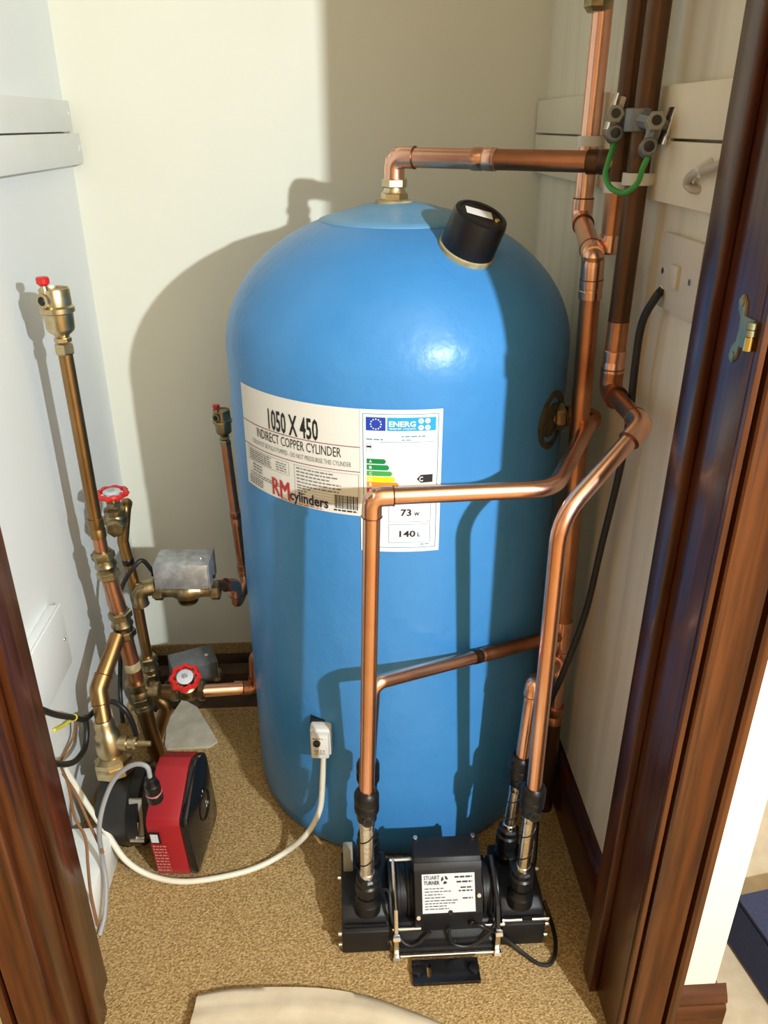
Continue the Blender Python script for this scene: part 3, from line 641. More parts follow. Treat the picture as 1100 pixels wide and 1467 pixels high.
def ptext(bm):
    a_text(bm, 'STUART', -.039, -.014, .0205, .0265, lmp, .0006, .01); a_text(bm, 'TURNER', -.039, -.014, .0125, .0185, lmp, .0006, .025)
    for k in range(3): a_poly(bm, [(-.006 + .0055 * math.cos(a + k * 2.09), .0195 + .0065 * math.sin(a + k * 2.09)) for a in (0, .5, 1.0, 1.45)] + [(-.006 + .0015 * math.cos(.7 + k * 2.09), .0195 + .0015 * math.sin(.7 + k * 2.09))], lmp, .0006)
    a_scribble(bm, .010, .038, .022, .0245, lmp, .0006, r2); a_scribble(bm, .013, .038, .0145, .017, lmp, .0006, r2); a_scribble(bm, .019, .038, .006, .0080, lmp, .0006, r2); a_scribble(bm, .016, .038, .001, .003, lmp, .0006, r2)
    for k, e in enumerate((-.008, .004, -.010, -.006)): a_scribble(bm, -.038, e, .006 - .0046 * k, .0072 - .0046 * k, lmp, .0006, r2)
    for k, e in enumerate((.016, .010, -.004, .0)): a_scribble(bm, -.038, e, -.0125 - .0042 * k, -.0113 - .0042 * k, lmp, .0006, r2)
    a_scribble(bm, .022, .038, -.0105, -.0085, lmp, .0006, r2)
flat_print('label_lettering', lb, 'ink', ptext)
finish('lid_strip', box(.0962, .2038, .881, .8925, .1412, .1425, .0004, Matrix.Translation(V(0, .880, .1405)) @ Matrix.Rotation(math.atan2(.016, .012), 4, 'X') @ Matrix.Translation(V(0, -.880, -.1405))), 'iron', tb_)
for (u, v) in ((-.049, -.036), (.048, -.006), (-.048, .052), (.046, .052)):
    if v < .05: cyl(tb_, 'lid_screw', lmp(u, v, -.001), lmp(u, v, .0035), .0036, 'chrome', 12)
    else: cyl(tb_, 'lid_screw', V(o_l.x + u, .928, .158), V(o_l.x + u, .927, .1635), .0038, 'chrome', 12)
# steel cage
for (x0, x1, y, z) in ((.060, .097, .928, .112), (.060, .106, .846, .052), (.204, .240, .846, .052), (.062, .232, .832, .006)):
    cyl(bpump, 'tie_rod', V(x0, y, z), V(x1, y, z), .0032, 'chrome', 12)
for x in (.066, .228):
    finish('cage_post', box(x - .004, x + .004, .832, .838, .002, .058, .001), 'chrome', bpump)
    finish('cage_arm', tube([V(x, .836, .056), V(x, .852, .088), V(x, .928, .112)], .0035, 10), 'chrome' if x < .1 else 'iron', bpump)
    for (y, z) in ((.832, .006), (.833, .052)): cyl(bpump, 'cage_nut', V(x - .006, y - .003, z), V(x + .006, y - .003, z), .0055, 'chrome', 6)
for x0, x1 in ((.236, .262), (.284, .306)): cyl(bpump, 'tie_rod', V(x0, .848, .058), V(x1 + .006, .848, .058), .0028, 'chrome', 10)
# foot bracket with a slot
fb = bmesh.new()
for (x0, x1, y0, y1) in ((.089, .112, .784, .822), (.119, .194, .784, .822), (.112, .119, .784, .792), (.112, .119, .814, .822)): a_box(fb, x0, x1, y0, y1, .002, .010)
finish('foot_bracket', fb, 'blackg', bpump, smooth=False)
for x in (.097, .186): finish('bracket_pad', lathe([(.009, 0), (.0085, .004), (.006, .005)], V(x, .803, .010), (0, 0, 1), 16), 'black', bpump)
# loose leads
finish('lead', tube(spline([V(.036, .880, .100), V(.055, .872, .108), V(.058, .850, .085), PZ(566, 1330, .05), PZ(578, 1350, .03), V(.095, .835, .028), V(.120, .840, .050)], 8), .0028, 10), 'blackc', bpump)
finish('lead', tube(spline([V(.150, .842, .058), V(.151, .836, .040), V(.160, .833, .026), V(.185, .832, .024), V(.212, .836, .045), V(.226, .845, .062)], 8), .0028, 10), 'blackc', bpump)
cyl(bpump, 'cable_gland', V(.185, .848, .062), V(.187, .838, .064), .006, 'black', 12)
mc = [V(.187, .840, .064), V(.203, .832, .068), PZ(720, 1342, .030), PZ(745, 1362, .010), PZ(772, 1381, .004), PZ(790, 1379, .004), PZ(796, 1352, .004), PZ(789, 1318, .004), PZ(778, 1290, .02)]
tag(finish('pump_flex', tube(spline(mc, 8), .0032, 10), 'blackc', None), 'thin black pump flex curling round the right end of the pump', 'cable')
# hoses
def hose(top, bot, label, d_ext):
    """isolator fitting on the copper, braided hose, swivel nut on the pump port"""
    top, bot = Vector(top), Vector(bot); d = (bot - top).normalized()
    o = thing('flexible_hose', label, 'hose', (bot.x, bot.y, bot.z - .03), 'braided pump hoses')
    f = finish('push_fit_valve', lathe([(.0135, -.004), (.017, 0), (.0185, .004), (.0185, .018), (.0165, .020), (.0185, .023), (.0185, .034), (.0155, .036), (.015, .052), (.0125, .055)], top, d, 24), 'black', o)
    fd = V(0.10, -1, .10).normalized()
    vb = cyl(f, 'valve_boss', top + d * .044, top + d * .044 + fd * .020, .0095, 'blackg', 20); cyl(vb, 'valve_slot', top + d * .044 + fd * .0196, top + d * .044 + fd * .0208, .0045, 'black', 12)
    p1 = top + d * .053; p2 = bot
    finish('ferrule', lathe([(.0105, 0), (.012, .002), (.012, .012), (.0115, .014)], p1, d, 20), 'chrome', o)
    L = (p2 - p1).length
    br = finish('braid', tube([p1 + d * .01, p1 + d * (L * .5), p2], .0105, 20), 'braid', o)
    x, y, z = frame(d); bm = bmesh.new(); n = 60
    for ph in (0.0,):
        a_tube(bm, [p1 + d * (.014 + (L - .03) * k / n) + (x * math.cos(ph + k * .21) + y * math.sin(ph + k * .21)) * .0104 for k in range(n + 1)], .0011, 6)
    finish('tracer_thread', bm, 'black', br)
    finish('ferrule', lathe([(.0115, -.014), (.012, -.012), (.012, 0), (.0105, .001)], p2, d, 20), 'chrome', o)
    finish('swivel_nut', lathe([(.0145, -.006), (.0175, -.003), (.0175, .006), (.0155, .008), (.019, .011), (.019, .030), (.016, .034)], p2, d, 12), 'black', o, ang=20)
    return o
hose(S4, V(hl_b.x, .872, .142), 'braided hose below the long left copper pipe, front one of its pair', 0)
hose(B4, V(hr_b.x, .872, .142), 'braided hose on the right of the pump, front one of its pair', 0)
hose(D0, V(rl_b.x, .955, .142), 'braided hose on the left of the pump, hidden behind the front one', 0)
hose(E0, V(rr_b.x, .955, .142), 'braided hose on the right of the pump, rear one against the cylinder', 0)

# ================================================================== CYLINDER THERMOSTAT AND ITS CABLE
tp, tn = on_tank(461, 1051)
tn = (tn + V(.42, -.25, 0)).normalized(); tax = V(0, 0, 1); tr_ = tax.cross(tn).normalized()
thm = thing('cylinder_thermostat', 'small off-white thermostat box strapped on the lower blue cylinder', 'thermostat', tp)
tilt = R(-5)
Mt = Matrix((( tr_.x, tn.x, tax.x, tp.x), (tr_.y, tn.y, tax.y, tp.y), (tr_.z, tn.z, tax.z, tp.z), (0, 0, 0, 1)))
def tmap(u, v, l): return Mt @ V(u, .034 + l, v)
finish('back_plate', box(-.019, .021, -.010, .003, -.028, .033, .001, Mt), 'black', thm)
tbm = bmesh.new(); lo_ = [(-.018, -.028), (.019, -.028), (.020, .031), (-.018, .031)]
a_box(tbm, -.0175, .0185, .002, .024, -.027, .030, .004, Mt); a_box(tbm, -.0155, .0150, .020, .034, -.025, .025, .003, Mt)
cs = finish('case', tbm, 'whitep', thm)
finish('dial', lathe([(.0065, 0), (.006, .003), (0, .0035)], tmap(-.005, .009, 0), tn, 20), 'blackg', thm)
def ttx(bm):
    a_scribble(bm, -.011, .006, .017, .0182, tmap, .0005, rnd); a_scribble(bm, -.012, .004, .019, .020, tmap, .0005, rnd)
    a_scribble(bm, -.010, .008, -.008, -.006, tmap, .0005, rnd); a_scribble(bm, -.008, .008, -.012, -.0105, tmap, .0005, rnd); a_scribble(bm, -.010, .008, -.015, -.0138, tmap, .0005, rnd)
flat_print('lettering', cs, 'inkg', ttx)
wb = Mt @ V(.004, .014, -.026)
wpts = [wb, PY(462, 1118, wb.y + .0), PY(458, 1160, wb.y - .005), PZ(440, 1194, .07), PZ(410, 1220, .02), PZ(370, 1242, .006), PZ(320, 1256, .006), PZ(262, 1263, .006), PZ(215, 1254, .012), PZ(180, 1232, .04), PZ(155, 1196, .075), PZ(130, 1160, .11), PZ(108, 1125, .14), PZ(92, 1098, .16), PZ(82, 1080, .17)]
tag(finish('white_cable', tube(spline(wpts, 8), .0052, 12), 'cablew', None), 'white cable sweeping from the thermostat across the carpet under the red pump', 'cable')

# ================================================================== LEFT PIPEWORK
YL = 1.25
def air_vent(p, d, s, label, bm_='brass'):
    p = Vector(p); d = Vector(d).normalized()
    o = thing('air_vent', label, 'air vent', p, 'automatic air vents')
    hexnut(o, p + d * (.008 * s), d, .016 * s, .0155 * s, bm_); hexnut(o, p + d * (.022 * s), d, .008 * s, .013 * s, bm_, 'collar', .8)
    finish('body', lathe([(.009 * s, .024 * s), (.012 * s, .030 * s), (.0195 * s, .036 * s), (.021 * s, .040 * s), (.022 * s, .062 * s), (.0225 * s, .064 * s)], p, d, 28), bm_, o)
    finish('collar', lathe([(.0225 * s, .063 * s), (.0255 * s, .065 * s), (.0255 * s, .072 * s), (.0225 * s, .075 * s)], p, d, 28), bm_, o)
    hd = finish('head', lathe([(.0225 * s, .074 * s), (.0225 * s, .098 * s), (.0215 * s, .100 * s), (.0195 * s, .1005 * s), (.019 * s, .0975 * s), (0, .0975 * s)], p, d, 28), bm_, o)
    fd = V(-.45, -.85, 0).normalized()
    q = p + d * (.085 * s) + fd * (.016 * s)
    bo = finish('port', lathe([(.011 * s, 0), (.011 * s, .010 * s), (.008 * s, .0112 * s)], q, fd, 20), bm_, o); finish('port_hole', lathe([(.0075 * s, .0105 * s), (.006 * s, .0125 * s)], q, fd, 16), 'black', bo)
    qq = p + fd * (.018 * s) + d * (.092 * s)
    finish('valve_stem', lathe([(.0065 * s, 0), (.0055 * s, .010 * s), (.004 * s, .016 * s)], qq, d, 14), bm_, o)
    finish('dust_cap', lathe([(.0055 * s, .014 * s), (.0095 * s, .018 * s), (.0095 * s, .025 * s), (.008 * s, .027 * s)], qq, d, 14), 'red', o)
# main riser
r0 = PY(93, 503, YL); r1 = PY(138, 752, YL); r2_ = PY(146, 790, YL); r3 = PY(158, 832, YL); r4 = PY(172, 880, YL); r5 = PY(182, 925, YL); r6 = PY(198, 985, YL); r7 = PY(213, 1040, YL); r8 = PY(236, 1110, YL)
rz = PZ(236, 1112, -.01)
lr = thing('heating_riser', 'brown pipe and brass fittings rising beside the white wall to the tall air vent', 'pipe', (r8.x, r8.y, 0))
pipe(lr, [r0 - V(0, 0, .0), r1], PR22, 'brasspipe')
sleeve(lr, r1 + (r2_ - r1) * .1, r2_ - r1, .036, .0135, 'brasspipe', 'reducer'); pipe(lr, [r1, r2_], .0115, 'copperd')
compression(lr, r2_ + (r3 - r2_) * .45, r3 - r2_, .058, .0205, 'brassd')
pipe(lr, [r2_, r3, r4, r5, r6], .0145, 'copperd')
compression(lr, r4 + (r5 - r4) * .3, r5 - r4, .062, .0215, 'brassd', 'tee')
sleeve(lr, r6, r6 - r5, .034, .0225, 'brassd', 'tee'); hexnut(lr, r6 + (r7 - r6).normalized() * .026, r7 - r6, .018, .0235, 'brassd'); sleeve(lr, r6 + (r7 - r6).normalized() * .044, r7 - r6, .014, .019, 'brassd', 'collar')
pipe(lr, [r6, r7, r8, V(r8.x + .002, r8.y, -.01)], .0155, 'brasspipe')
sleeve(lr, r8 + (r7 - r8) * .2, r7 - r8, .03, .021, 'copperb', 'floor_collar')
finish('paint_drip', lathe([(.0146, -.008), (.0152, -.004), (.0152, .006), (.0146, .010)], r5 + (r6 - r5) * .45, r6 - r5, 20), 'foam', lr)
air_vent(r0 - V(0, 0, .004), (r0 - r1) , 1.0, 'tall brass air vent with a red cap against the white wall')
# pump flow pipe: tee, sloping pipe, elbow, pump valve
q0 = r4 + (r5 - r4) * .55 + V(-.008, -.01, 0); q1 = PY(141, 988, 1.165); q2 = PY(150, 1040, 1.135)
fpipe = thing('pump_flow_pipe', 'golden brown pipe sloping from the riser tee down to the red pump', 'pipe', q2)
pipe(fpipe, [q0, q1, q2], .0145, 'brasspipe', .028); elbow(fpipe, q1, q0, q2, .0145, 'brasspipe', .026)
# circulation pump
pcn = PY(190, 1150, 1.105)                       # volute centre
cp = thing('circulation_pump', 'red and black central heating pump with brass valve among the left pipework', 'pump', (pcn.x, pcn.y, 0))
vtop = q2; vdn = V(pcn.x - .022, 1.115, pcn.z + .062)
dv = (vdn - vtop).normalized(); Lv = (vdn - vtop).length
vb = finish('isolating_valve', lathe([(.0165, -.012), (.0185, -.006), (.0175, .006), (.022, .014), (.024, Lv * .5), (.020, Lv * .62), (.021, Lv * .7)], vtop, dv, 24), 'brass', cp)
finish('union_nut', lathe([(.024, -.002), (.034, .004), (.034, .012), (.031, .014), (.036, .018), (.036, .030), (.030, .034)], vtop + dv * (Lv * .62), dv, 8), 'brass', cp, ang=20)
sp_ = vtop + dv * (Lv * .35)
finish('spindle', lathe([(.013, .015), (.013, .034), (.009, .035), (.009, .044), (.0115, .046), (.0115, .052), (.006, .053), (.005, .075), (.0045, .077)], sp_, V(1, -.12, .03), 16), 'brass', vb)
finish('volute', lathe([(.030, -.052), (.056, -.048), (.066, -.030), (.068, -.008), (.066, .012), (.070, .016), (.070, .030), (.060, .034), (.055, .062)], pcn, V(1, -.08, 0), 36), 'iron', cp)
finish('inlet_neck', tube([vdn + V(0, 0, .0), V(pcn.x - .02, 1.112, pcn.z + .02)], .026, 20), 'iron', cp)
finish('outlet_neck', tube([V(pcn.x - .016, 1.105, pcn.z - .03), V(pcn.x - .016, 1.105, -.004)], .026, 20), 'iron', cp)
hexnut(cp, V(pcn.x - .016, 1.105, .020), (0, 0, 1), .022, .036, 'brassd', 'union_nut')
# clamp band on the motor flange
bd = finish('clamp_band', lathe([(.0715, .012), (.0725, .013), (.0725, .031), (.0715, .032)], pcn, V(1, -.08, 0), 36), 'black', cp)
cb = pcn + V(.022, -.072, .0)
finish('clamp_plate', box(-.010, .012, -.003, .002, -.022, .050, .001, Matrix.Translation(cb + V(0, .012, .010)) @ Matrix.Rotation(R(-14), 4, 'X')), 'greyp', cp)
cyl(cp, 'clamp_screw', cb + V(.001, .000, -.012), cb + V(.004, .006, .022), .0035, 'chrome', 10); cyl(cp, 'clamp_barrel', cb + V(-.012, .004, -.016), cb + V(.014, .002, -.016), .0065, 'chrome', 14)
# red head: outline in (y,z), axis along x, leaning so its black face turns to the camera
hx0, hx1 = -.345, -.262
hc = V((hx0 + hx1) / 2 + .006, 1.068, .100)
Mh = Matrix.Translation(hc) @ Matrix.Rotation(R(-7), 4, 'Z') @ Matrix.Rotation(R(-3), 4, 'Y') @ Matrix.Diagonal((.88, 1.0, 1.12, 1.0))
outl = [(-.070, -.072), (-.072, -.060), (-.074, .034), (-.068, .044), (.010, .082), (.030, .084), (.062, .070), (.068, .055), (.070, -.055), (.062, -.070), (.050, -.074), (-.060, -.076)]
def head(x0, x1, sc, name, m, bev):
    bm = prism([(y * sc, z * sc) for y, z in outl], 'x', x0, x1, bev); bm.transform(Mh); return finish(name, bm, m, cp)
hd = head(-.046, .020, 1.0, 'head_casing', 'redpump', .002)
face = head(.0202, .036, .995, 'control_cover', 'blackg', .004)
hm = lambda u, v, l: Mh @ V(.0362 + l, u, v)
for u_, v_ in ((.004, .020), (.012, .024), (.018, -.012), (.026, -.012), (.018, -.004)): flat_print('indicator', face, 'led', lambda bm: a_rect(bm, u_, u_ + .004, v_, v_ + .005, hm, .0004, 1))
flat_print('display_ring', face, 'charcoal', lambda bm: a_lathe(bm, [(.026, 0), (.028, .001), (.028, .0015), (.026, .002)], hm(.012, .0, 0), Mh.to_3x3() @ V(1, 0, 0), 28, cap=False))
sm = lambda u, v, l: Mh @ V(u, -.0745 - l, v)
tg = flat_print('rating_plate', hd, 'black', lambda bm: a_rect(bm, -.044, -.022, -.002, .022, sm, .0006, 1)); flat_print('rating_window', tg, 'silverlab', lambda bm: a_rect(bm, -.041, -.026, .001, .018, sm, .0012, 1))
sm2 = lambda u, v, l: Mh @ V(u, -.0725 - l - (.0 if v > -.05 else 0) , v)
def rtx(bm):
    rr = random.Random(9)
    for k in range(9):
        a_scribble(bm, -.041 , -.014, -.009 - k * .0064, -.0055 - k * .0064, sm, .0008, rr)
flat_print('casing_print', hd, 'redtxt', rtx)
# mains plug in the side of the head and its grey flex
pg = PY(216, 1118, .992); pgd = (PY(226, 1158, 1.0) - pg).normalized()
plug = finish('mains_plug', lathe([(.006, -.008), (.009, -.006), (.010, .006), (.0125, .009), (.013, .026), (.011, .028), (.0135, .031), (.0135, .046), (.010, .050)], pg, pgd, 16), 'black', cp)
finish('seal_ring', lathe([(.0128, .0275), (.0138, .0285), (.0128, .0295)], pg, pgd, 16), 'redtxt', plug)
pf = [pg - pgd * .004, PY(210, 1098, .995), PY(190, 1096, 1.0), PY(165, 1115, 1.0), PY(149, 1150, .985), PY(142, 1190, .965), PZ(147, 1232, .095), PZ(152, 1268, .06), PZ(150, 1310, .03), PZ(143, 1340, .012)]
tag(finish('pump_cable', tube(spline(pf, 8), .0040, 12), 'cableg', None), 'grey flex arching out of the red pump plug and down to the carpet edge', 'cable')

# second vertical behind the riser with the upper gate valve
def gate_valve(pc_, ax, label, sw, bm_='brassd', wheel_ax=(0, 0, 1), nut=.0215):
    """pc_ body centre, ax pipe direction, sw stem length"""
    pc_ = Vector(pc_); ax = Vector(ax).normalized(); wa = Vector(wheel_ax).normalized()
    o = thing('gate_valve', label, 'valve', pc_, 'gate valves with red hand wheels')
    finish('body', lathe([(.014, -.030), (.0165, -.026), (.0155, -.016), (.0185, -.010), (.020, 0), (.0185, .010), (.0155, .016), (.0165, .026), (.014, .030)], pc_, ax, 24), bm_, o)
    for s in (-1, 1): hexnut(o, pc_ + ax * (s * .026), ax, .013, nut, bm_)
    finish('bonnet', lathe([(.021, .0), (.021, .014), (.0185, .018), (.0195, .022), (.0195, .028), (.012, .032), (.011, .042)], pc_, wa, 24), bm_, o)
    hexnut(o, pc_ + wa * .038, wa, .010, .014, bm_, 'gland_nut'); cyl(o, 'stem', pc_ + wa * .040, pc_ + wa * sw, .005, bm_, 12)
    hub = pc_ + wa * sw; x, y, z = frame(wa); n = 48
    bm = bmesh.new(); ring = []
    for k in range(n):
        a = 2 * math.pi * k / n; rr = .0262 + .0022 * (1 if math.cos(8 * a) > 0 else -.3)
        dirv = x * math.cos(a) + y * math.sin(a)
        ring.append([bm.verts.new(hub + dirv * (rr + du) + wa * dz) for du, dz in ((0, -.0045), (.0028, 0), (0, .0045), (-.006, .004), (-.006, -.004))])
    for k in range(n):
        A_, B_ = ring[k], ring[(k + 1) % n]
        for i in range(5): bm.faces.new((A_[i], A_[(i + 1) % 5], B_[(i + 1) % 5], B_[i]))
    for k in range(4):
        a = k * math.pi / 2 + .4; dv_ = x * math.cos(a) + y * math.sin(a); a_tube(bm, [hub + dv_ * .008, hub + dv_ * .022], .0032, 8)
    wh = finish('hand_wheel', bm, 'red', o)
    finish('wheel_disc', lathe([(.0155, .002), (.016, .0045), (.0145, .0055), (0, .0055)], hub, wa, 24), 'silverlab', wh); hexnut(wh, hub + wa * .0065, wa, .004, .006, 'zinc', 'wheel_nut')
    return o
YU = 1.335
gv1 = PY(167, 748, YU)
gate_valve(gv1, (.15, -1, 0), 'gate valve with a red wheel standing level high on the left pipework', .058, nut=.0165)
u1 = PY(180, 722, YU + .02); u2 = PY(176, 775, YU + .015); u3 = PY(190, 828, YU + .01); u4 = PY(203, 900, YU + .01); u5 = PY(214, 955, YU + .01); u6 = PY(224, 1000, YU)
lb2 = thing('heating_return_pipe', 'thin brown pipe looping over behind the red wheel and down behind the riser', 'pipe', (u6.x, u6.y, 0))
pipe(lb2, [gv1 + V(.004, .030, 0), gv1 + V(.010, .05, .015), u1, u2, u3, u4, u5], .0105, 'brasspipe', .016)
u3d = (u4 - u3).normalized()
elbow(lb2, PY(196, 845, YU), PY(203, 870, YU), PY(235, 838, YU + .01), .0145, 'brassd', .034, 'elbow')
compression(lb2, u5, u5 - u4, .056, .0195, 'brassd')
finish('black_band', lathe([(.0108, -.006), (.0113, -.005), (.0113, .005), (.0108, .006)], u2 + (u3 - u2) * .55, u3 - u2, 16), 'black', lb2)
pipe(lb2, [u5, u6, PY(240, 1010, YU), PZ(222, 1062, .03), PZ(220, 1075, -.005)], .0135, 'brasspipe', .03)
sleeve(lb2, PZ(221, 1066, .02), V(0, 0, 1), .03, .0165, 'copperb', 'floor_collar')

# motorised valves
def motor_valve(pc_, yaw, tiltx, label, boxm, brm, cable, s=1.0):
    o = thing('motorised_valve', label, 'valve', pc_, 'motorised zone valves')
    Mv = Matrix.Translation(pc_) @ Matrix.Rotation(yaw, 4, 'Z') @ Matrix.Rotation(tiltx, 4, 'X') @ Matrix.Scale(s, 4)
    f = lambda x, y, z: Mv @ V(x, y, z)
    ax = Mv.to_3x3() @ V(1, 0, 0); up = Mv.to_3x3() @ V(0, 0, 1)
    finish('valve_body', lathe([(.012, -.062), (.0135, -.050), (.0125, -.030), (.014, -.024), (.021, -.012), (.022, 0), (.021, .012), (.014, .024), (.0125, .030), (.0135, .050), (.012, .062)], f(0, 0, 0), ax, 24), brm, o)
    for sx in (-.055, .055): hexnut(o, f(sx, 0, 0), ax, .018 * s, .0195 * s, brm)
    finish('belly', lathe([(.020, -.020), (.019, -.024), (.010, -.027)], f(0, 0, 0), up, 20), brm, o)
    finish('neck', lathe([(.016, .0), (.016, .026)], f(0, 0, 0), up, 20), brm, o)
    cs_ = finish('actuator_casing', box(-.051, .051, -.033, .033, .022, .074, .0025, Mv), boxm, o)
    finish('end_plate', box(.0512, .0535, -.034, .034, .020, .076, .0008, Mv), boxm, o)
    finish('screw', lathe([(.005, 0), (.0045, .003), (0, .0035)], f(.034, -.004, .074), up, 12), 'chrome', o)
    finish('lever', box(.0535, .058, -.006, -.002, .030, .036, .0005, Mv), 'black', o)
    gl = f(-.051, -.012, .046)
    cyl(o, 'cable_gland', gl, gl - ax * .008, .0062, 'black', 14)
    finish('cable', tube(spline([gl - ax * .004] + cable, 8), .0042, 12), 'blackc', o)
mv1 = PY(268, 846, YU + .005)
motor_valve(mv1, R(-2), 0, 'silver box motorised valve on brass body in front of the wall', 'zinc', 'brassd', [PY(204, 803, YU - .02), PY(190, 815, YU - .03), PY(176, 838, YU - .03), PY(166, 875, YU - .02), PY(172, 935, YU - .0), PY(172, 990, 1.26), PY(176, 1035, 1.24)])
mv2 = PY(278, 975, 1.46)
motor_valve(mv2, R(22), R(8), 'dark shaded motorised valve low behind the lower red wheel', 'zincd', 'brassd', [PY(240, 980, 1.42), PY(228, 1000, 1.40), PY(222, 1020, 1.38)], .92)  # silver casing drawn in darker zinc, its shade put into the colour
# copper tail of the upper motorised valve and small air vent riser
m0 = PY(312, 838, YU + .01); m1 = PY(337, 838, 1.375); m2 = PY(339, 872, 1.39); m3 = PY(352, 838, 1.44)
v0 = PY(323, 635, 1.46); v1 = PY(340, 760, 1.46); v2 = PY(349, 822, 1.455)
vt = thing('air_vent_pipe', 'thin copper pipe hugging the cylinder up to the small air vent', 'pipe', m2)
pipe(vt, [m0, m1, m2 + V(0, .006, .004), m3 + V(0, 0, .0), v2, v1, v0], .0100, 'copperd', [.028, .014, .02, .02, .02])
elbow(vt, m1, m0, m2, .0115, 'copper', .026); sleeve(vt, v1 + V(0, 0, .03), v1 - v0, .03, .0122, 'copperd'); sleeve(vt, v2 + V(0, 0, .01), v2 - v1, .026, .0122, 'copperd')
air_vent(v0 - V(0, 0, .004), (v0 - v1), .72, 'small brass air vent with a red cap shaded beside the blue cylinder', 'brassd')
# lower gate valve and return to the cylinder
g2 = PY(270, 990, 1.285); ga = V(1, -.02, .0)
gate_valve(g2, ga, 'gate valve with a tilted red wheel low by the dark floor opening', .056, 'brassd', V(.05, -.42, .9))
n0 = PY(205, 990, 1.252); n1 = PY(366, 985, 1.30); n2 = V(n1.x + .004, 1.305, n1.z + .075)
lowp = thing('return_pipe', 'brass and copper return pipe running low from the riser into the cylinder', 'pipe', n0)
pipe(lowp, [n0, g2 - ga * .028], .0135, 'brasspipe'); sleeve(lowp, n0 + V(.022, 0, 0), ga, .018, .0175, 'brassd', 'collar')
pipe(lowp, [g2 + ga * .028, n1], .0125, 'copper'); sleeve(lowp, n1 - ga * .030, ga, .024, .0142, 'copper'); elbow(lowp, n1, n0, n2, .0125, 'copperd', .026)
pipe(lowp, [n1, n2, n2 + V(.04, .0, .015)], .0125, 'copperd', .016)
# wiring box on the left wall, black cables, yellow tape, brown wires
wbx = thing('wiring_box', 'white blank-plated wiring box on the side wall beside the pipes', 'electrical box', (XL, 1.08, .343))
finish('back_box', box(XL, XL + .016, .985, 1.190, .343, .462, .002), 'white', wbx)
finish('cover_plate', box(XL + .0162, XL + .022, .984, 1.191, .342, .463, .002), 'white', wbx)
finish('screw', lathe([(.003, 0), (.0025, .001)], (XL + .022, 1.175, .40), (1, 0, 0), 10), 'chrome', wbx)
bc1 = [PX(58, 1016, XL + .05), PX(80, 1024, XL + .05), PX(105, 1028, XL + .045), PX(122, 1030, XL + .04), PX(140, 1015, XL + .05), PX(160, 1005, XL + .075), PX(180, 1018, XL + .10), PX(192, 1042, XL + .11), PX(196, 1062, XL + .11)]
bcb = thing('black_cable', 'black cable with a yellow tape band crossing the white wall behind the pipes', 'cable', bc1[3])
finish('sheath', tube(spline(bc1, 8), .0050, 12), 'blackc', bcb)
q = PX(106, 1028, XL + .045); dq = (PX(110, 1029, XL + .044) - PX(102, 1027, XL + .046)).normalized()
finish('tape_band', lathe([(.0052, -.003), (.0058, -.0025), (.0058, .0025), (.0052, .003)], q, dq, 14), 'yellow', bcb)
finish('tape_tail', tube([PX(104, 1030, XL + .012), PX(90, 1040, XL + .006), PX(78, 1046, XL + .004)], .0030, 8), 'yellow', bcb)
bc2 = [PX(122, 1026, XL + .04), PX(124, 1048, XL + .04), PX(121, 1072, XL + .04), PX(108, 1090, XL + .04), PX(92, 1095, XL + .04), PX(76, 1093, XL + .04)]
tag(finish('black_cable', tube(spline(bc2, 8), .0052, 12), 'blackc', None), 'black cable looping down beside the white wall below the yellow tape', 'cable')
for k, (pp, lab_) in enumerate((
    ([PX(108, 1031, XL + .02), PX(105, 1055, XL + .012), PX(92, 1080, XL + .006), PX(86, 1092, XL + .005)], 'brown wire hanging inside the black cable loop'),
    ([PX(88, 1100, XL + .03), PX(98, 1125, XL + .05), PX(107, 1170, XL + .07), PX(122, 1200, XL + .085), PX(126, 1240, XL + .091), PX(130, 1280, XL + .091), PX(140, 1326, XL + .091)], 'brown wire running down the white skirting beside the door lining'),
    ([PX(90, 1108, XL + .03), PX(110, 1140, XL + .06), PX(128, 1180, XL + .08), PX(148, 1222, XL + .10)], 'brown wire slanting under the white cable'))):
    tag(finish('brown_wire', tube(spline(pp, 8), .0024, 8), 'brown', None), lab_, 'wire', 'brown wires by the skirting')

# ================================================================== CLOTHS AND BOXES
def sheet_mesh(fn, nu, nv, thick, name):
    bm = bmesh.new(); T = [[bm.verts.new(fn(i / nu, j / nv)) for j in range(nv + 1)] for i in range(nu + 1)]
    Bt = [[bm.verts.new(T[i][j].co - V(0, 0, thick)) for j in range(nv + 1)] for i in range(nu + 1)]
    for i in range(nu):
        for j in range(nv):
            bm.faces.new((T[i][j], T[i + 1][j], T[i + 1][j + 1], T[i][j + 1])); bm.faces.new((Bt[i][j], Bt[i][j + 1], Bt[i + 1][j + 1], Bt[i + 1][j]))
    for i in range(nu):
        for j in (0, nv): bm.faces.new((T[i][j], T[i + 1][j], Bt[i + 1][j], Bt[i][j]))
    for j in range(nv):
        for i in (0, nu): bm.faces.new((T[i][j], T[i][j + 1], Bt[i][j + 1], Bt[i][j]))
    return bm
edge = [PZ(x, y, .02) for x, y in ((284, 1421), (330, 1414), (400, 1412), (470, 1414), (530, 1424), (590, 1443), (650, 1467), (720, 1500))]
es = spline(edge, 6)
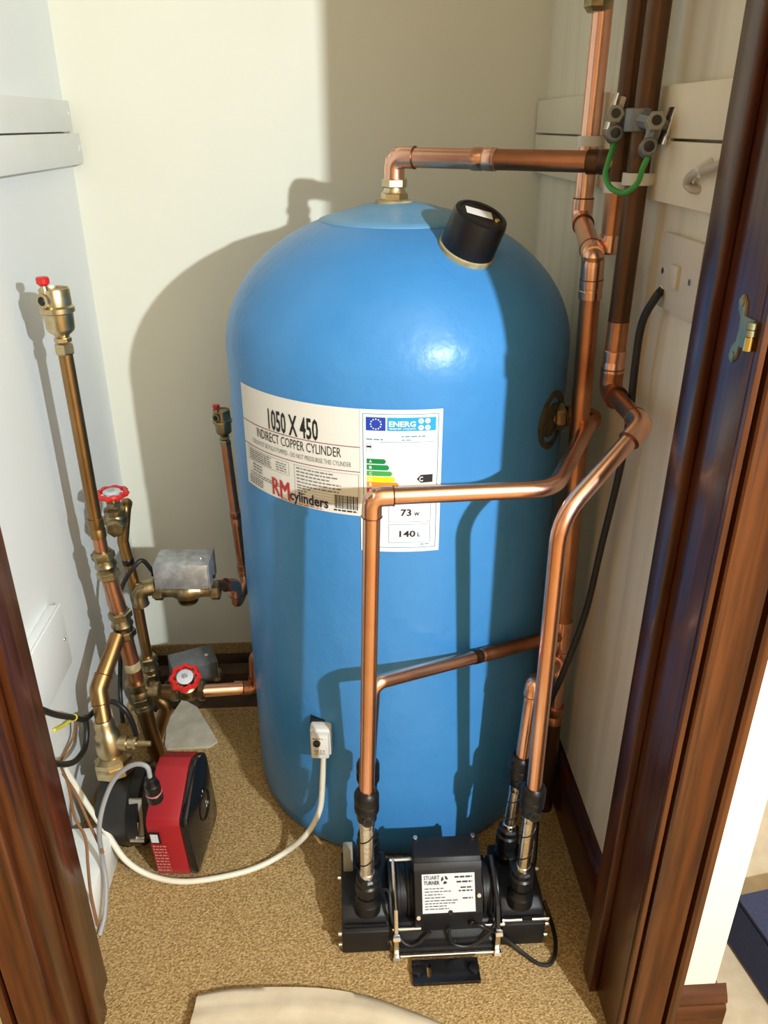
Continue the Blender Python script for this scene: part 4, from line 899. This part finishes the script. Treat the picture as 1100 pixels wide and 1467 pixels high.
def ds_fn(u, v):
    k = u * (len(es) - 1); i = min(int(k), len(es) - 2); e = es[i].lerp(es[i + 1], k - i)
    x = e.x - .03 * v; y = e.y - v * .34
    z = .020 + .004 * math.sin(26 * y + 9 * u + 2 * math.sin(7 * u)) * (1 - math.exp(-v * 8)) - .006 * math.exp(-v * 60) + .003 * math.sin(60 * v + 6 * u) * math.exp(-v * 5)
    if u > .8: z -= .008 * (u - .8) / .2
    return V(x, y, z)
tag(finish('dust_sheet', sheet_mesh(ds_fn, 48, 36, .019, 's'), 'sheet', None, ang=80), 'folded cream cotton dust sheet on the carpet in the doorway', 'cloth')
def heap_fn(u, v):
    x = .525 + .70 * u; y = .66 + .95 * v
    k = min(1, max(0, (v - .22) / .5)); k = k * k * (3 - 2 * k)
    h = .034 + k * (.10 + .14 * u) * (1 - .5 * v) * 1.6
    h += k * 1.7 * (.030 * abs(math.sin(11 * u + 7 * v + 1.5 * math.sin(6 * v))) + .022 * math.sin(23 * u - 14 * v + 2 * math.sin(9 * u)) + .010 * math.sin(41 * v + 13 * u))
    return V(x, y, max(h, .034))
tag(finish('dust_sheet', sheet_mesh(heap_fn, 90, 90, .033, 's'), 'sheetb', None, ang=80), 'crumpled beige dust sheet heaped behind the navy box', 'cloth')
nb = bmesh.new()
tv = [V(.602, .832, .104), V(.630, .655, .104), V(.90, .70, .104), V(.88, .88, .104)]; bv = [V(.585, .826, .036), V(.615, .650, .036), V(.895, .70, .036), V(.87, .88, .036)]
Tn = [nb.verts.new(p) for p in tv]; Bn = [nb.verts.new(p) for p in bv]
nb.faces.new(Tn); nb.faces.new(list(reversed(Bn)))
for i in range(4): nb.faces.new((Bn[i], Bn[(i + 1) % 4], Tn[(i + 1) % 4], Tn[i]))
bmesh.ops.bevel(nb, geom=list(nb.edges), offset=.004, segments=2, affect='EDGES')
nbx = thing('storage_box', 'navy blue fabric storage box resting on the beige sheet', 'box', (.75, .76, .036))
finish('body', nb, 'navy', nbx)
ld_ = bmesh.new(); L0 = [ld_.verts.new(p + V(0, 0, .0005)) for p in tv]; L1 = [ld_.verts.new(p + V(0, 0, .006)) for p in tv]
ld_.faces.new(L1); ld_.faces.new(list(reversed(L0)))
for i in range(4): ld_.faces.new((L0[i], L0[(i + 1) % 4], L1[(i + 1) % 4], L1[i]))
finish('lid', ld_, 'navy', nbx)
